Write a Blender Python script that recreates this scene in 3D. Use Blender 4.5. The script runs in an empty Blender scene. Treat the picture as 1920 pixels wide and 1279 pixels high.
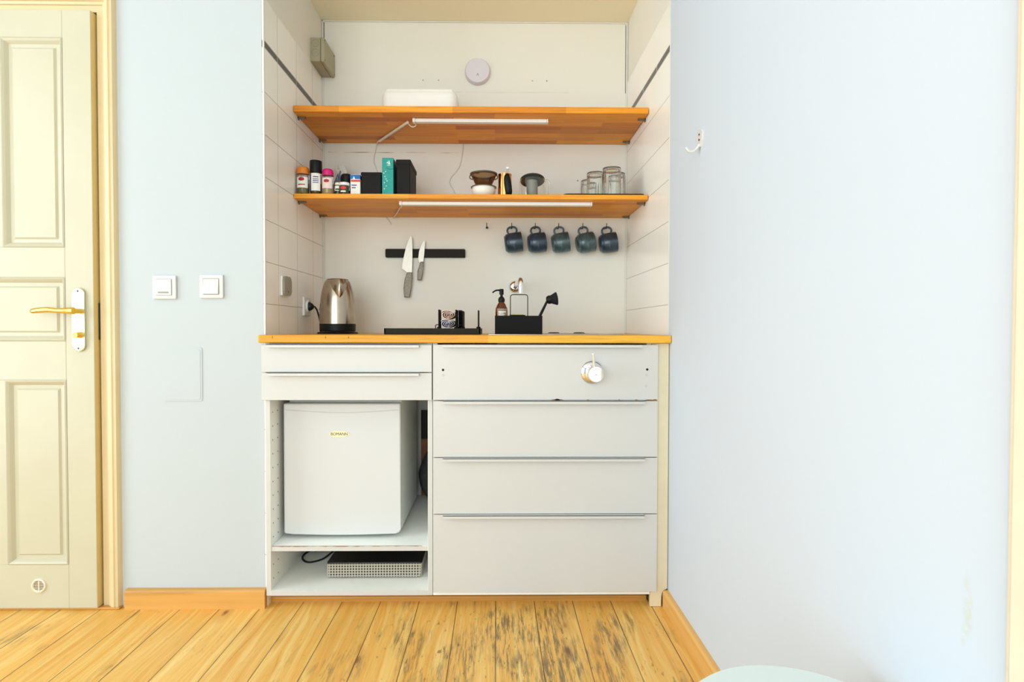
import bpy, bmesh, math, random
from mathutils import Vector, Matrix
random.seed(7)
PI = math.pi
S = bpy.context.scene
COL = S.collection

# ------------------------------------------------------------------ materials
def lin(c):
    return tuple(((v/255)/12.92 if v/255 <= .04045 else ((v/255+.055)/1.055)**2.4) for v in c) + (1,)

class NT:
    """tiny wrapper for building node trees"""
    def __init__(s, name):
        s.m = bpy.data.materials.new(name); s.m.use_nodes = True
        s.t = s.m.node_tree; s.n = s.t.nodes; s.l = s.t.links
        s.b = s.n['Principled BSDF']
    def new(s, kind, **kw):
        nd = s.n.new(kind)
        for k, v in kw.items():
            if k in nd.inputs and not hasattr(nd, k): nd.inputs[k].default_value = v
            else: setattr(nd, k, v)
        return nd
    def put(s, sock, v):
        if isinstance(v, bpy.types.NodeSocket): s.l.new(v, sock)
        else: sock.default_value = v
    def math(s, op, a, b=0.0, c=0.0, clamp=False):
        nd = s.n.new('ShaderNodeMath'); nd.operation = op; nd.use_clamp = clamp
        s.put(nd.inputs[0], a); s.put(nd.inputs[1], b); s.put(nd.inputs[2], c)
        return nd.outputs[0]
    def coord(s):
        return s.n.new('ShaderNodeTexCoord').outputs['Object']
    def xyz(s, v):
        nd = s.n.new('ShaderNodeSeparateXYZ'); s.l.new(v, nd.inputs[0]); return nd.outputs
    def vec(s, x, y, z):
        nd = s.n.new('ShaderNodeCombineXYZ')
        for i, q in enumerate((x, y, z)): s.put(nd.inputs[i], q)
        return nd.outputs[0]
    def mul(s, v, k):
        nd = s.n.new('ShaderNodeVectorMath'); nd.operation = 'MULTIPLY'
        s.l.new(v, nd.inputs[0]); nd.inputs[1].default_value = k; return nd.outputs[0]
    def add(s, v, w):
        nd = s.n.new('ShaderNodeVectorMath'); nd.operation = 'ADD'
        s.l.new(v, nd.inputs[0]); s.put(nd.inputs[1], w); return nd.outputs[0]
    def noise(s, v, scale, detail=3, rough=.5, dist=0):
        nd = s.n.new('ShaderNodeTexNoise'); s.l.new(v, nd.inputs['Vector'])
        nd.inputs['Scale'].default_value = scale; nd.inputs['Detail'].default_value = detail
        nd.inputs['Roughness'].default_value = rough; nd.inputs['Distortion'].default_value = dist
        return nd.outputs['Fac']
    def ramp(s, f, stops):
        nd = s.n.new('ShaderNodeValToRGB'); s.l.new(f, nd.inputs[0]); e = nd.color_ramp.elements
        while len(e) < len(stops): e.new(.5)
        for i, (p, c) in enumerate(stops):
            e[i].position = p; e[i].color = c if len(c) == 4 else tuple(c)+(1,)
        return nd.outputs[0]
    def step(s, f, a, b):
        nd = s.n.new('ShaderNodeMapRange'); nd.clamp = True; s.l.new(f, nd.inputs[0])
        nd.inputs[1].default_value = a; nd.inputs[2].default_value = b
        return nd.outputs[0]
    def mix(s, f, a, b, mode='MIX'):
        nd = s.n.new('ShaderNodeMix'); nd.data_type = 'RGBA'; nd.blend_type = mode
        s.put(nd.inputs[0], f); s.put(nd.inputs[6], a); s.put(nd.inputs[7], b)
        return nd.outputs[2]
    def bump(s, h, strength=.2, dist=.001):
        nd = s.n.new('ShaderNodeBump'); s.l.new(h, nd.inputs['Height'])
        nd.inputs['Strength'].default_value = strength; nd.inputs['Distance'].default_value = dist
        s.l.new(nd.outputs[0], s.b.inputs['Normal'])

def mat(name, rgb, rough=.5, metal=0, var=.03, scale=18, bump=0, bdist=.0006, coat=0, trans=0, ior=1.45, spec=None, bscale=None):
    q = NT(name); c = lin(rgb); v = q.coord()
    f = q.noise(v, scale, 3)
    lo = tuple(x*(1-var) for x in c[:3])+(1,); hi = tuple(min(1, x*(1+var)) for x in c[:3])+(1,)
    q.l.new(q.ramp(f, [(.3, lo), (.7, hi)]), q.b.inputs['Base Color'])
    q.b.inputs['Roughness'].default_value = rough; q.b.inputs['Metallic'].default_value = metal
    q.b.inputs['Coat Weight'].default_value = coat; q.b.inputs['Transmission Weight'].default_value = trans
    q.b.inputs['IOR'].default_value = ior
    if spec is not None: q.b.inputs['Specular IOR Level'].default_value = spec
    if bump: q.bump(q.noise(v, bscale or scale*6, 4), bump, bdist)
    return q.m

def m_floor():
    q = NT('pine floorboards'); v = q.coord(); x, y, z = q.xyz(v)
    W = .1405
    t = q.math('DIVIDE', q.math('ADD', x, .002), W)
    i = q.math('FLOOR', t); fr = q.math('SUBTRACT', t, i)
    wn = q.n.new('ShaderNodeTexWhiteNoise'); wn.noise_dimensions = '1D'; q.l.new(i, wn.inputs['W'])
    rnd = wn.outputs['Value']
    off = q.math('MULTIPLY', rnd, 31.0)
    p = q.vec(q.math('ADD', x, 0), q.math('ADD', y, off), off)
    # growth rings: stretched noise along the board, bent round the knots
    warp = q.noise(q.mul(p, (7, 1.1, 1)), 1, 3, .5)
    g = q.vec(q.math('ADD', q.math('MULTIPLY', x, 34), q.math('MULTIPLY', warp, 6)), q.math('MULTIPLY', y, .9), off)
    ring = q.noise(g, 1.6, 4, .55, .3)
    fine = q.noise(q.mul(p, (300, 7, 1)), 1, 3, .6)
    base = q.ramp(ring, [(.32, lin((248, 210, 130))), (.5, lin((242, 190, 100))), (.66, lin((236, 176, 82))), (.8, lin((214, 146, 56)))])
    base = q.mix(q.math('MULTIPLY', q.step(fine, .45, .8), .28), base, lin((178, 118, 48)))
    tint = q.ramp(rnd, [(.0, (1, .97, .9)), (.35, (.9, .82, .66)), (.6, (1, 1, 1)), (.8, (1.0, .93, .8)), (1., (.86, .76, .6))])
    base = q.mix(.8, base, tint, 'MULTIPLY')
    # knots
    vo = q.n.new('ShaderNodeTexVoronoi'); vo.feature = 'F1'
    q.l.new(q.mul(p, (7.5, 3.2, 0.2)), vo.inputs['Vector']); vo.inputs['Scale'].default_value = 1
    kd = q.math('ADD', vo.outputs['Distance'], q.math('MULTIPLY', q.noise(q.mul(p, (60, 30, 1)), 1), .05))
    gate = q.math('GREATER_THAN', q.xyz(vo.outputs['Color'])[0], .48)
    knot = q.math('MULTIPLY', q.math('SUBTRACT', 1.0, q.step(kd, .07, .125)), gate)
    halo = q.math('MULTIPLY', q.math('SUBTRACT', 1.0, q.step(kd, .1, .3)), gate)
    base = q.mix(q.math('MULTIPLY', halo, .4), base, lin((186, 116, 44)))
    base = q.mix(q.math('MULTIPLY', knot, .9), base, lin((118, 58, 26)))
    # worn, grey traffic area in front of the kitchen
    dx = q.math('DIVIDE', q.math('SUBTRACT', x, .02), .62); dy = q.math('DIVIDE', q.math('ADD', y, .42), .62)
    rr = q.math('SQRT', q.math('ADD', q.math('MULTIPLY', dx, dx), q.math('MULTIPLY', dy, dy)))
    area = q.math('SUBTRACT', 1.0, q.step(rr, .35, 1.15))
    blot = q.noise(q.mul(v, (7.5, 3.2, 1)), 1, 3, .6)
    streak = q.noise(q.mul(p, (95, 9, 1)), 1, 4, .7)
    wear = q.math('MULTIPLY', q.step(q.math('ADD', q.math('MULTIPLY', blot, 1.0), q.math('MULTIPLY', area, .22)), .60, .76), q.step(streak, .45, .60))
    base = q.mix(q.math('MULTIPLY', wear, .82), base, lin((104, 88, 66)))
    # dents and flecks
    fl = q.noise(q.mul(p, (70, 22, 1)), 1, 4, .65)
    fleck = q.math('MULTIPLY', q.step(fl, .62, .68), q.math('ADD', .25, q.math('MULTIPLY', area, .75)))
    base = q.mix(q.math('MULTIPLY', fleck, .75), base, lin((96, 66, 38)))
    # seams
    e = q.math('MINIMUM', fr, q.math('SUBTRACT', 1.0, fr))
    seam = q.math('SUBTRACT', 1.0, q.step(e, .006, .016))
    base = q.mix(q.math('MULTIPLY', seam, q.math('ADD', .35, q.math('MULTIPLY', blot, .9))), base, lin((80, 50, 22)))
    q.l.new(base, q.b.inputs['Base Color'])
    q.b.inputs['Roughness'].default_value = .42
    q.bump(q.math('SUBTRACT', q.math('MULTIPLY', fine, .3), seam), .35, .0015)
    return q.m

def m_pine(name, axis, rgb=(226, 172, 92)):
    q = NT(name); v = q.coord()
    k = {'x': (1.2, 40, 40), 'y': (40, 1.2, 40), 'z': (40, 40, 1.2)}[axis]
    f = q.noise(q.mul(v, k), 1, 4, .55, .4); c = lin(rgb)
    base = q.ramp(f, [(.3, tuple(min(1, a*1.12) for a in c[:3])), (.55, c), (.75, tuple(a*.72 for a in c[:3]))])
    k2 = {'x': (3.5, 22, 22), 'y': (22, 3.5, 22), 'z': (22, 22, 3.5)}[axis]
    vo = q.n.new('ShaderNodeTexVoronoi'); q.l.new(q.mul(v, k2), vo.inputs['Vector']); vo.inputs['Scale'].default_value = 1
    kn = q.math('MULTIPLY', q.math('SUBTRACT', 1.0, q.step(vo.outputs['Distance'], .06, .12)), q.math('GREATER_THAN', q.xyz(vo.outputs['Color'])[0], .55))
    base = q.mix(q.math('MULTIPLY', kn, .8), base, lin((104, 54, 24)))
    q.l.new(base, q.b.inputs['Base Color']); q.b.inputs['Roughness'].default_value = .42
    return q.m

def m_block(name, a, b, c, row=.045, wid=.52, dark=(130, 74, 26)):
    """edge-glued staves running along x"""
    q = NT(name); v = q.coord()
    br = q.n.new('ShaderNodeTexBrick'); q.l.new(q.add(v, (3.13, 2.02, 0)), br.inputs['Vector'])
    br.offset = .37; br.offset_frequency = 2; br.squash = 1
    br.inputs['Scale'].default_value = 1; br.inputs['Mortar Size'].default_value = 0
    br.inputs['Brick Width'].default_value = wid; br.inputs['Row Height'].default_value = row
    br.inputs['Color1'].default_value = (0, 0, 0, 1); br.inputs['Color2'].default_value = (1, 1, 1, 1); br.inputs['Bias'].default_value = 0
    f = br.outputs['Color']
    base = q.ramp(f, [(0., lin(a)), (.5, lin(b)), (1., lin(c))])
    g = q.noise(q.mul(v, (5, 110, 110)), 1, 4, .6, .3)
    base = q.mix(q.math('MULTIPLY', q.step(g, .45, .8), .45), base, lin(dark))
    q.l.new(base, q.b.inputs['Base Color']); q.b.inputs['Roughness'].default_value = .45; q.b.inputs['Specular IOR Level'].default_value = .3
    return q.m

def m_tiles(name, y0, dy, vj=(250, 248, 242)):
    """glazed wall tiles 0.15 high, 0.193 wide, dark listello at 2.0 m"""
    q = NT(name); x, y, z = q.xyz(q.coord())
    def lines(c, o, d, w):
        t = q.math('DIVIDE', q.math('SUBTRACT', c, o), d)
        fr = q.math('FRACT', q.math('ADD', t, 50.0))
        e = q.math('MULTIPLY', q.math('MINIMUM', fr, q.math('SUBTRACT', 1.0, fr)), d)
        return q.math('LESS_THAN', e, w)
    low = q.math('LESS_THAN', z, 1.97)
    gh = q.math('MULTIPLY', lines(z, 1.0886, .1503, .0011), low)
    gv = lines(y, y0, dy, .0016)
    g = q.math('MAXIMUM', gh, gv)
    st = q.math('MULTIPLY', q.math('GREATER_THAN', z, 1.9985), q.math('LESS_THAN', z, 2.0195))
    eq = q.math('MAXIMUM', q.math('LESS_THAN', q.math('ABSOLUTE', q.math('SUBTRACT', z, 1.997)), .0018), q.math('LESS_THAN', q.math('ABSOLUTE', q.math('SUBTRACT', z, 2.021)), .0018))
    g = q.math('MAXIMUM', g, eq)
    n = q.noise(q.coord(), 3, 2)
    base = q.ramp(n, [(.3, lin((253, 247, 236))), (.7, lin((255, 251, 243)))])
    base = q.mix(st, base, lin((62, 54, 60)))
    gc = q.mix(gv, lin((176, 166, 150)), lin(vj))
    base = q.mix(g, base, gc)
    q.l.new(base, q.b.inputs['Base Color']); q.b.inputs['Roughness'].default_value = .22
    q.b.inputs['Specular IOR Level'].default_value = .35
    q.bump(q.math('SUBTRACT', 1.0, g), .5, .001)
    return q.m

def m_plaster(name, rgb, patches=()):
    q = NT(name); v = q.coord(); c = lin(rgb)
    f = q.noise(v, 2.2, 3)
    base = q.ramp(f, [(.3, tuple(a*.985 for a in c[:3])), (.7, c)])
    x, y, z = q.xyz(v)
    for (kind, args) in patches:
        if kind == 'hline':      # hairline crack along x
            z0, xa, xb, col, w = args
            w2 = q.math('ADD', z0, q.math('MULTIPLY', q.noise(q.mul(v, (6, 0, 0)), 1, 2), .006))
            a = q.math('LESS_THAN', q.math('ABSOLUTE', q.math('SUBTRACT', z, w2)), w)
            a = q.math('MULTIPLY', a, q.math('MULTIPLY', q.math('GREATER_THAN', x, xa), q.math('LESS_THAN', x, xb)))
            a = q.math('MULTIPLY', a, q.step(q.noise(q.mul(v, (9, 0, 9)), 1, 2), .35, .6))
            base = q.mix(a, base, lin(col))
        if kind == 'dot':
            px, pz, r, col = args
            dx = q.math('SUBTRACT', x, px); dz = q.math('SUBTRACT', z, pz)
            d = q.math('SQRT', q.math('ADD', q.math('MULTIPLY', dx, dx), q.math('MULTIPLY', dz, dz)))
            base = q.mix(q.math('LESS_THAN', d, r), base, lin(col))
        if kind == 'drip':       # pale yellow run on the right-hand wall (y, z)
            py, pz, hw, hh, col = args
            wob = q.math('MULTIPLY', q.math('SUBTRACT', q.noise(q.mul(v, (0, 6, 22)), 1, 2), .5), .02)
            dy = q.math('DIVIDE', q.math('ADD', q.math('SUBTRACT', y, py), wob), hw)
            dz = q.math('DIVIDE', q.math('SUBTRACT', z, pz), hh)
            d = q.math('ADD', q.math('MULTIPLY', dy, dy), q.math('MULTIPLY', q.math('MULTIPLY', dz, dz), dz) if 0 else q.math('MULTIPLY', dz, dz))
            a = q.math('MULTIPLY', q.math('SUBTRACT', 1.0, q.step(d, .3, 1.1)), q.step(q.noise(v, 90, 3), .3, .7))
            base = q.mix(q.math('MULTIPLY', a, .5), base, lin(col))
    q.l.new(base, q.b.inputs['Base Color'])
    q.b.inputs['Roughness'].default_value = .85; q.b.inputs['Specular IOR Level'].default_value = .15
    q.bump(q.noise(v, 60, 4, .6), .12, .0015)
    return q.m

def m_perf():
    q = NT('perforated grey metal'); x, y, z = q.xyz(q.coord())
    fx = q.math('SUBTRACT', q.math('FRACT', q.math('ADD', q.math('DIVIDE', x, .01045), 50.0)), .5)
    fz = q.math('SUBTRACT', q.math('FRACT', q.math('ADD', q.math('DIVIDE', z, .0102), 50.0)), .5)
    d = q.math('SQRT', q.math('ADD', q.math('MULTIPLY', fx, fx), q.math('MULTIPLY', fz, fz)))
    inside = q.math('MULTIPLY', q.math('LESS_THAN', q.math('ABSOLUTE', x), .172), q.math('LESS_THAN', q.math('ABSOLUTE', q.math('SUBTRACT', z, .0307)), .0253))
    h = q.math('MULTIPLY', q.math('LESS_THAN', d, .31), inside)
    q.l.new(q.mix(h, lin((178, 170, 152)), lin((22, 18, 14))), q.b.inputs['Base Color'])
    q.b.inputs['Roughness'].default_value = .5
    return q.m

M = dict(
    floor=m_floor(),
    basex=m_pine('pine skirting along x', 'x', (212, 156, 80)), basey=m_pine('pine skirting along y', 'y', (230, 176, 98)),
    kick=m_pine('old stained skirting', 'x', (196, 140, 62)),
    counter=m_block('oak worktop', (226, 158, 48), (238, 178, 60), (208, 138, 40), .05, .8),
    shelf=m_block('stained beech shelf', (240, 150, 34), (248, 164, 44), (204, 116, 24), .045, .46, (120, 62, 20)),
    shelf_low=m_block('stained beech lower shelf', (236, 152, 36), (246, 166, 46), (220, 134, 30), .045, .62, (130, 70, 24)),
    tiles_left=m_tiles('tiles left', .12, .1955, (206, 194, 172)), tiles_right=m_tiles('tiles right', .172, .1985),
    wall=m_plaster('white wall paint', (193, 198, 199)),  # outer walls toned down to even the light against the niche
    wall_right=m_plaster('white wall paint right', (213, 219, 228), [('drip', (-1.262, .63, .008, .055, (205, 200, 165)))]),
    back=m_plaster('white panel paint', (238, 233, 220), [  # niche paint lightened to make up for weaker light inside
        ('hline', (1.832, -.80, -.16, (150, 140, 120), .0016)), ('hline', (2.118, -.2, .34, (214, 208, 192), .0012)),
        ('dot', (-.35, 2.176, .0035, (170, 165, 150))), ('dot', (-.277, 2.176, .0035, (170, 165, 150))),
        ('dot', (.168, 2.176, .003, (170, 165, 150))), ('dot', (.236, 2.176, .0035, (150, 145, 130))),
        ('dot', (.385, 1.706, .004, (160, 155, 140)))]),
    nceil=m_plaster('niche ceiling with floor bounce tint', (246, 236, 206)),  # cream tint carries the warm bounce from the floor
    ceiling=m_plaster('ceiling paint', (240, 240, 236)),
    caulk=mat('caulk', (226, 223, 210), .6), dark_gap=mat('dark gap', (48, 42, 34), .8),
    door=mat('cream gloss paint', (197, 190, 164), .32, var=.02, scale=6, bump=.05),
    frame=mat('cream frame paint', (220, 198, 154), .35, var=.03, scale=8, bump=.05),
    edge=mat('shaded door edge', (226, 200, 134), .4),
    brass=mat('polished brass', (235, 196, 96), .18, 1, .04), brass_pale=mat('worn bright brass plate', (214, 212, 176), .25, .85, .04),
    white=mat('white laminate', (207, 204, 198), .38, var=.01, scale=5), white_in=mat('white laminate lightened inside', (250, 250, 243), .45, var=.015),  # inside white lightened to make up for the dim compartments
    chip=mat('exposed chipboard', (150, 104, 62), .9, var=.2, scale=300), hole=mat('black hole', (14, 12, 12), .8),
    plug_white=mat('white plastic', (240, 238, 232), .35, var=.01), plug_ivory=mat('ivory plastic', (198, 192, 176), .4, var=.01),
    fridge=mat('white fridge enamel', (210, 210, 208), .3, var=.008, scale=4), fridge_side=mat('fridge side sheet', (222, 222, 214), .38, var=.01),
    badge=mat('gold badge', (226, 216, 176), .35, .3), ink=mat('dark ink', (58, 52, 40), .6), inkgrey=mat('grey ink', (150, 140, 146), .6),
    chrome=mat('chrome', (236, 236, 238), .06, 1, .01), steel=mat('brushed stainless steel', (178, 164, 146), .22, 1, .06, 40),
    steel_knife=mat('knife steel', (176, 166, 152), .42, 1, .05, 60), steel_handle=mat('textured steel handle', (128, 121, 106), .5, 1, .25, 220, .6),
    metal_dark=mat('dark metal', (70, 66, 58), .45, .6),
    black=mat('matt black', (22, 21, 19), .65, var=.1, spec=.15), black_gloss=mat('gloss black glass', (12, 12, 13), .12, var=.02), black_soft=mat('black plastic', (16, 16, 16), .45, var=.05, spec=.25),
    tin=mat('black painted tin', (28, 26, 23), .55, var=.08, spec=.15), strip=mat('black steel strip', (38, 36, 29), .6, var=.05, spec=.15),
    teal=mat('teal card', (26, 148, 136), .5, var=.1, scale=60), teal_dark=mat('teal card side', (16, 92, 88), .55), motif=mat('pale print', (206, 232, 224), .6),
    label=mat('paper label', (240, 236, 228), .6, var=.02), label_pink=mat('pink paper label', (238, 214, 208), .6), red=mat('red print', (168, 40, 44), .5), red_bright=mat('red', (214, 58, 48), .5),
    navy=mat('navy print', (60, 56, 128), .5), blue=mat('blue card', (20, 104, 178), .5), orange=mat('orange cap', (222, 130, 40), .4), magenta=mat('magenta cap', (206, 26, 108), .4),
    switch=mat('switch plastic', (222, 219, 213), .35, var=.01), vent=mat('dark olive duct', (92, 80, 44), .8), cream_panel=mat('cream white laminate', (232, 218, 184), .45),
    cream=mat('cream lid', (236, 222, 196), .5), greenlabel=mat('dark green label', (54, 70, 40), .5),
    spice_green=mat('dried herbs', (158, 146, 96), .9, var=.3, scale=400), spice_pale=mat('garlic granules', (226, 200, 150), .9, var=.15, scale=400), spice_dark=mat('dark peppercorns', (96, 66, 44), .9, var=.4, scale=400),
    copper=mat('copper', (226, 142, 80), .22, 1, .05), bowl=mat('white stoneware', (232, 228, 214), .35, var=.02),
    mug=None, box_grey=mat('grey beige plastic', (172, 164, 136), .5, var=.03, bump=.1), disc=mat('white lilac plastic', (222, 214, 218), .4, var=.01),
    sensor=mat('grey plastic and shaded face', (156, 150, 136), .45), trayblack=mat('anthracite tray', (42, 39, 32), .6, var=.05, spec=.15),
    hob_grey=mat('grey metal casing', (178, 170, 152), .45), perf=m_perf(),
    cord=mat('black cable', (20, 20, 20), .5), cord_white=mat('white cable', (232, 226, 212), .5), cord_wall=mat('white cable painted over', (220, 214, 198), .6),
    bag=mat('dark grey cloth', (76, 76, 74), .85, var=.15, scale=60, bump=.3), brown=mat('brown wood', (150, 94, 56), .6, var=.15),
    stool=mat('pale grey lacquer', (224, 234, 231), .35, var=.01), stool_leg=mat('pale grey metal legs', (186, 192, 190), .4),
    cloth_pink=mat('pink cloth', (244, 206, 188), .9, var=.12, scale=120, bump=.4), cloth_lilac=mat('lilac and grey cloth', (206, 196, 204), .9, var=.35, scale=90, bump=.4),
    sponge=mat('green yellow sponge', (206, 202, 96), .95, var=.1, scale=200, bump=.5), gray_lid=mat('grey lid underside', (66, 66, 60), .5),
    boxwhite=mat('white bread box plastic', (244, 238, 228), .4, var=.01), bristle=mat('black bristles', (16, 14, 13), .8, var=.2, scale=300, bump=.8, bscale=500),
)
def glass(name, rgb, rough=.02, alpha=None):
    q = NT(name); c = lin(rgb); f = q.noise(q.coord(), 12, 2)
    q.l.new(q.ramp(f, [(.3, tuple(a*.97 for a in c[:3])), (.7, c)]), q.b.inputs['Base Color'])
    q.b.inputs['Roughness'].default_value = rough; q.b.inputs['Transmission Weight'].default_value = 1; q.b.inputs['IOR'].default_value = 1.45
    return q.m
M['glass'] = glass('clear glass', (252, 253, 250)); M['amber'] = glass('amber glass', (176, 112, 30), .04); M['brownglass'] = glass('smoked brown plastic', (160, 132, 100), .15)
M['jarglass'] = glass('jar glass', (236, 238, 226), .03); M['film'] = glass('clear film', (240, 240, 236), .25); M['window'] = glass('window glass', (252, 254, 254), 0)
def m_mug(name, a, b, c):
    q = NT(name); v = q.coord(); f = q.noise(q.mul(v, (14, 14, 40)), 1, 4, .6, .6)
    q.l.new(q.ramp(f, [(.3, lin(a)), (.55, lin(b)), (.75, lin(c))]), q.b.inputs['Base Color'])
    q.b.inputs['Roughness'].default_value = .3; q.b.inputs['Coat Weight'].default_value = .3
    return q.m
M['mug'] = m_mug('blue reactive glaze', (24, 38, 50), (40, 62, 78), (84, 104, 112)); M['mug_green'] = m_mug('blue green reactive glaze', (34, 52, 58), (64, 90, 92), (108, 126, 120))

# ------------------------------------------------------------------ mesh helpers
def B(): return bmesh.new()
def box(bm, x0, x1, y0, y1, z0, z1, bev=0, seg=2, mi=0, only=None):
    if x1 < x0: x0, x1 = x1, x0
    if y1 < y0: y0, y1 = y1, y0
    if z1 < z0: z0, z1 = z1, z0
    r = bmesh.ops.create_cube(bm, size=1); vs = r['verts']
    for v in vs:
        v.co = Vector(((x0+x1)/2+v.co.x*(x1-x0), (y0+y1)/2+v.co.y*(y1-y0), (z0+z1)/2+v.co.z*(z1-z0)))
    fs = {f for v in vs for f in v.link_faces}
    for f in fs: f.material_index = mi
    if bev:
        es = {e for v in vs for e in v.link_edges}
        if only is not None:
            es = {e for e in es if abs((e.verts[0].co-e.verts[1].co).normalized()[only]) > .9}
        res = bmesh.ops.bevel(bm, geom=list(es), offset=min(bev, .49*min(x1-x0, y1-y0, z1-z0)) if only is None else bev, segments=seg, profile=.5, affect='EDGES')
        for f in res['faces']: f.material_index = mi; 
    return bm
def lathe(bm, prof, c=(0, 0, 0), seg=32, mat3=None, rib=None, mi=0, rfun=None):
    """prof: (r, z) pairs; closed at ends where r == 0"""
    c = Vector(c); R = mat3 or Matrix.Identity(3); rings = []
    for (r, z) in prof:
        if r <= 1e-6: rings.append([bm.verts.new(c+R@Vector((0, 0, z)))]); continue
        ring = []
        for k in range(seg):
            a = 2*PI*k/seg; rr = r*(1+(rib[1]*math.cos(rib[0]*a) if rib else 0))
            if rfun: rr = rfun(rr, a, z)
            ring.append(bm.verts.new(c+R@Vector((rr*math.cos(a), rr*math.sin(a), z))))
        rings.append(ring)
    for A, C in zip(rings, rings[1:]):
        n = max(len(A), len(C))
        for k in range(n):
            k2 = (k+1) % n
            vs = [A[0]] if len(A) == 1 else [A[k], A[k2]]
            vs += [C[0]] if len(C) == 1 else [C[k2], C[k]]
            if len(vs) >= 3:
                try:
                    f = bm.faces.new(vs); f.smooth = True; f.material_index = mi
                except ValueError: pass
    return bm
def cyl(bm, p, q, r, seg=20, r2=None, mi=0):
    p, q = Vector(p), Vector(q); d = q-p; L = d.length
    R = d.to_track_quat('Z', 'Y').to_matrix(); r2 = r if r2 is None else r2
    return lathe(bm, [(0, 0), (r, 0), (r, 0), (r2, L), (r2, L), (0, L)], p, seg, R, mi=mi)
def spline(pts, n=8):
    P = [Vector(p) for p in pts]; out = []
    for i in range(len(P)-1):
        p0 = P[i-1] if i else P[i]*2-P[i+1]; p1, p2 = P[i], P[i+1]; p3 = P[i+2] if i+2 < len(P) else P[i+1]*2-P[i]
        for k in range(n):
            t = k/n
            out.append(.5*((2*p1)+(p2-p0)*t+(2*p0-5*p1+4*p2-p3)*t*t+(3*p1-p0-3*p2+p3)*t**3))
    out.append(P[-1]); return out
def tube(bm, pts, r, seg=10, smooth=0, closed=False, mi=0, flat=1.0):
    P = spline(pts, smooth) if smooth else [Vector(p) for p in pts]
    n = len(P); rings = []; up = None
    for i in range(n):
        if closed: d = P[(i+1) % n]-P[i-1]
        else: d = P[min(i+1, n-1)]-P[max(i-1, 0)]
        d.normalize()
        if up is None:
            up = d.orthogonal().normalized()
        up = (up-d*up.dot(d)).normalized(); s = d.cross(up)
        rr = r[min(int(i*len(r)/n), len(r)-1)] if isinstance(r, (list, tuple)) else (r(i/(n-1)) if callable(r) else r)
        rings.append([bm.verts.new(P[i]+(up*math.cos(2*PI*k/seg)+s*math.sin(2*PI*k/seg)*flat)*rr) for k in range(seg)])
    R = list(zip(rings, rings[1:]))
    if closed: R.append((rings[-1], rings[0]))
    for A, C in R:
        for k in range(seg):
            f = bm.faces.new((A[k], A[(k+1) % seg], C[(k+1) % seg], C[k])); f.smooth = True; f.material_index = mi
    if not closed:
        bm.faces.new(rings[0][::-1]).material_index = mi; bm.faces.new(rings[-1]).material_index = mi
    return bm
def prism(bm, pts, axis, a, b, mi=0, bev=0):
    """polygon pts in the plane normal to axis, extruded from a to b"""
    def V(p, t):
        return {'x': (t, p[0], p[1]), 'y': (p[0], t, p[1]), 'z': (p[0], p[1], t)}[axis]
    A = [bm.verts.new(V(p, a)) for p in pts]; C = [bm.verts.new(V(p, b)) for p in pts]; n = len(pts)
    fs = [bm.faces.new(A), bm.faces.new(C[::-1])]+[bm.faces.new((A[k], C[k], C[(k+1) % n], A[(k+1) % n])) for k in range(n)]
    for f in fs: f.material_index = mi
    if bev:
        es = list(fs[0].edges)+list(fs[1].edges)
        bmesh.ops.bevel(bm, geom=es, offset=bev, segments=2, profile=.5, affect='EDGES')
    return bm
def rrect(w, h, r, n=5, cx=0, cy=0):
    out = []
    for (sx, sy, a0) in ((1, 1, 0), (-1, 1, PI/2), (-1, -1, PI), (1, -1, 3*PI/2)):
        for k in range(n+1):
            a = a0+PI/2*k/n
            out.append((cx+sx*(w/2-r)+r*math.cos(a), cy+sy*(h/2-r)+r*math.sin(a)))
    return out
def nest(bm, loops):
    """rectangles (x0,x1,z0,z1,y) joined loop to loop, last one capped"""
    prev = None
    for (x0, x1, z0, z1, y) in loops:
        L = [bm.verts.new(p) for p in ((x0, y, z0), (x1, y, z0), (x1, y, z1), (x0, y, z1))]
        if prev:
            for k in range(4): bm.faces.new((prev[k], prev[(k+1) % 4], L[(k+1) % 4], L[k]))
        prev = L
    bm.faces.new(prev)
    return bm
def text(bm, s, size, loc, depth=.0006, rot=None, mi=0, align='CENTER'):
    cu = bpy.data.curves.new('t', 'FONT'); cu.body = s; cu.size = size; cu.extrude = depth; cu.align_x = align; cu.align_y = 'CENTER'
    o = bpy.data.objects.new('t', cu); COL.objects.link(o); bpy.context.view_layer.update()
    me = bpy.data.meshes.new_from_object(o.evaluated_get(bpy.context.evaluated_depsgraph_get()))
    Mx = Matrix.Translation(loc) @ (rot or Matrix.Rotation(PI/2, 4, 'X')); me.transform(Mx)
    n = len(bm.faces); bm.from_mesh(me); bm.faces.ensure_lookup_table()
    for f in bm.faces[n:]: f.material_index = mi
    bpy.data.objects.remove(o); bpy.data.curves.remove(cu); bpy.data.meshes.remove(me)
    return bm

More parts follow.
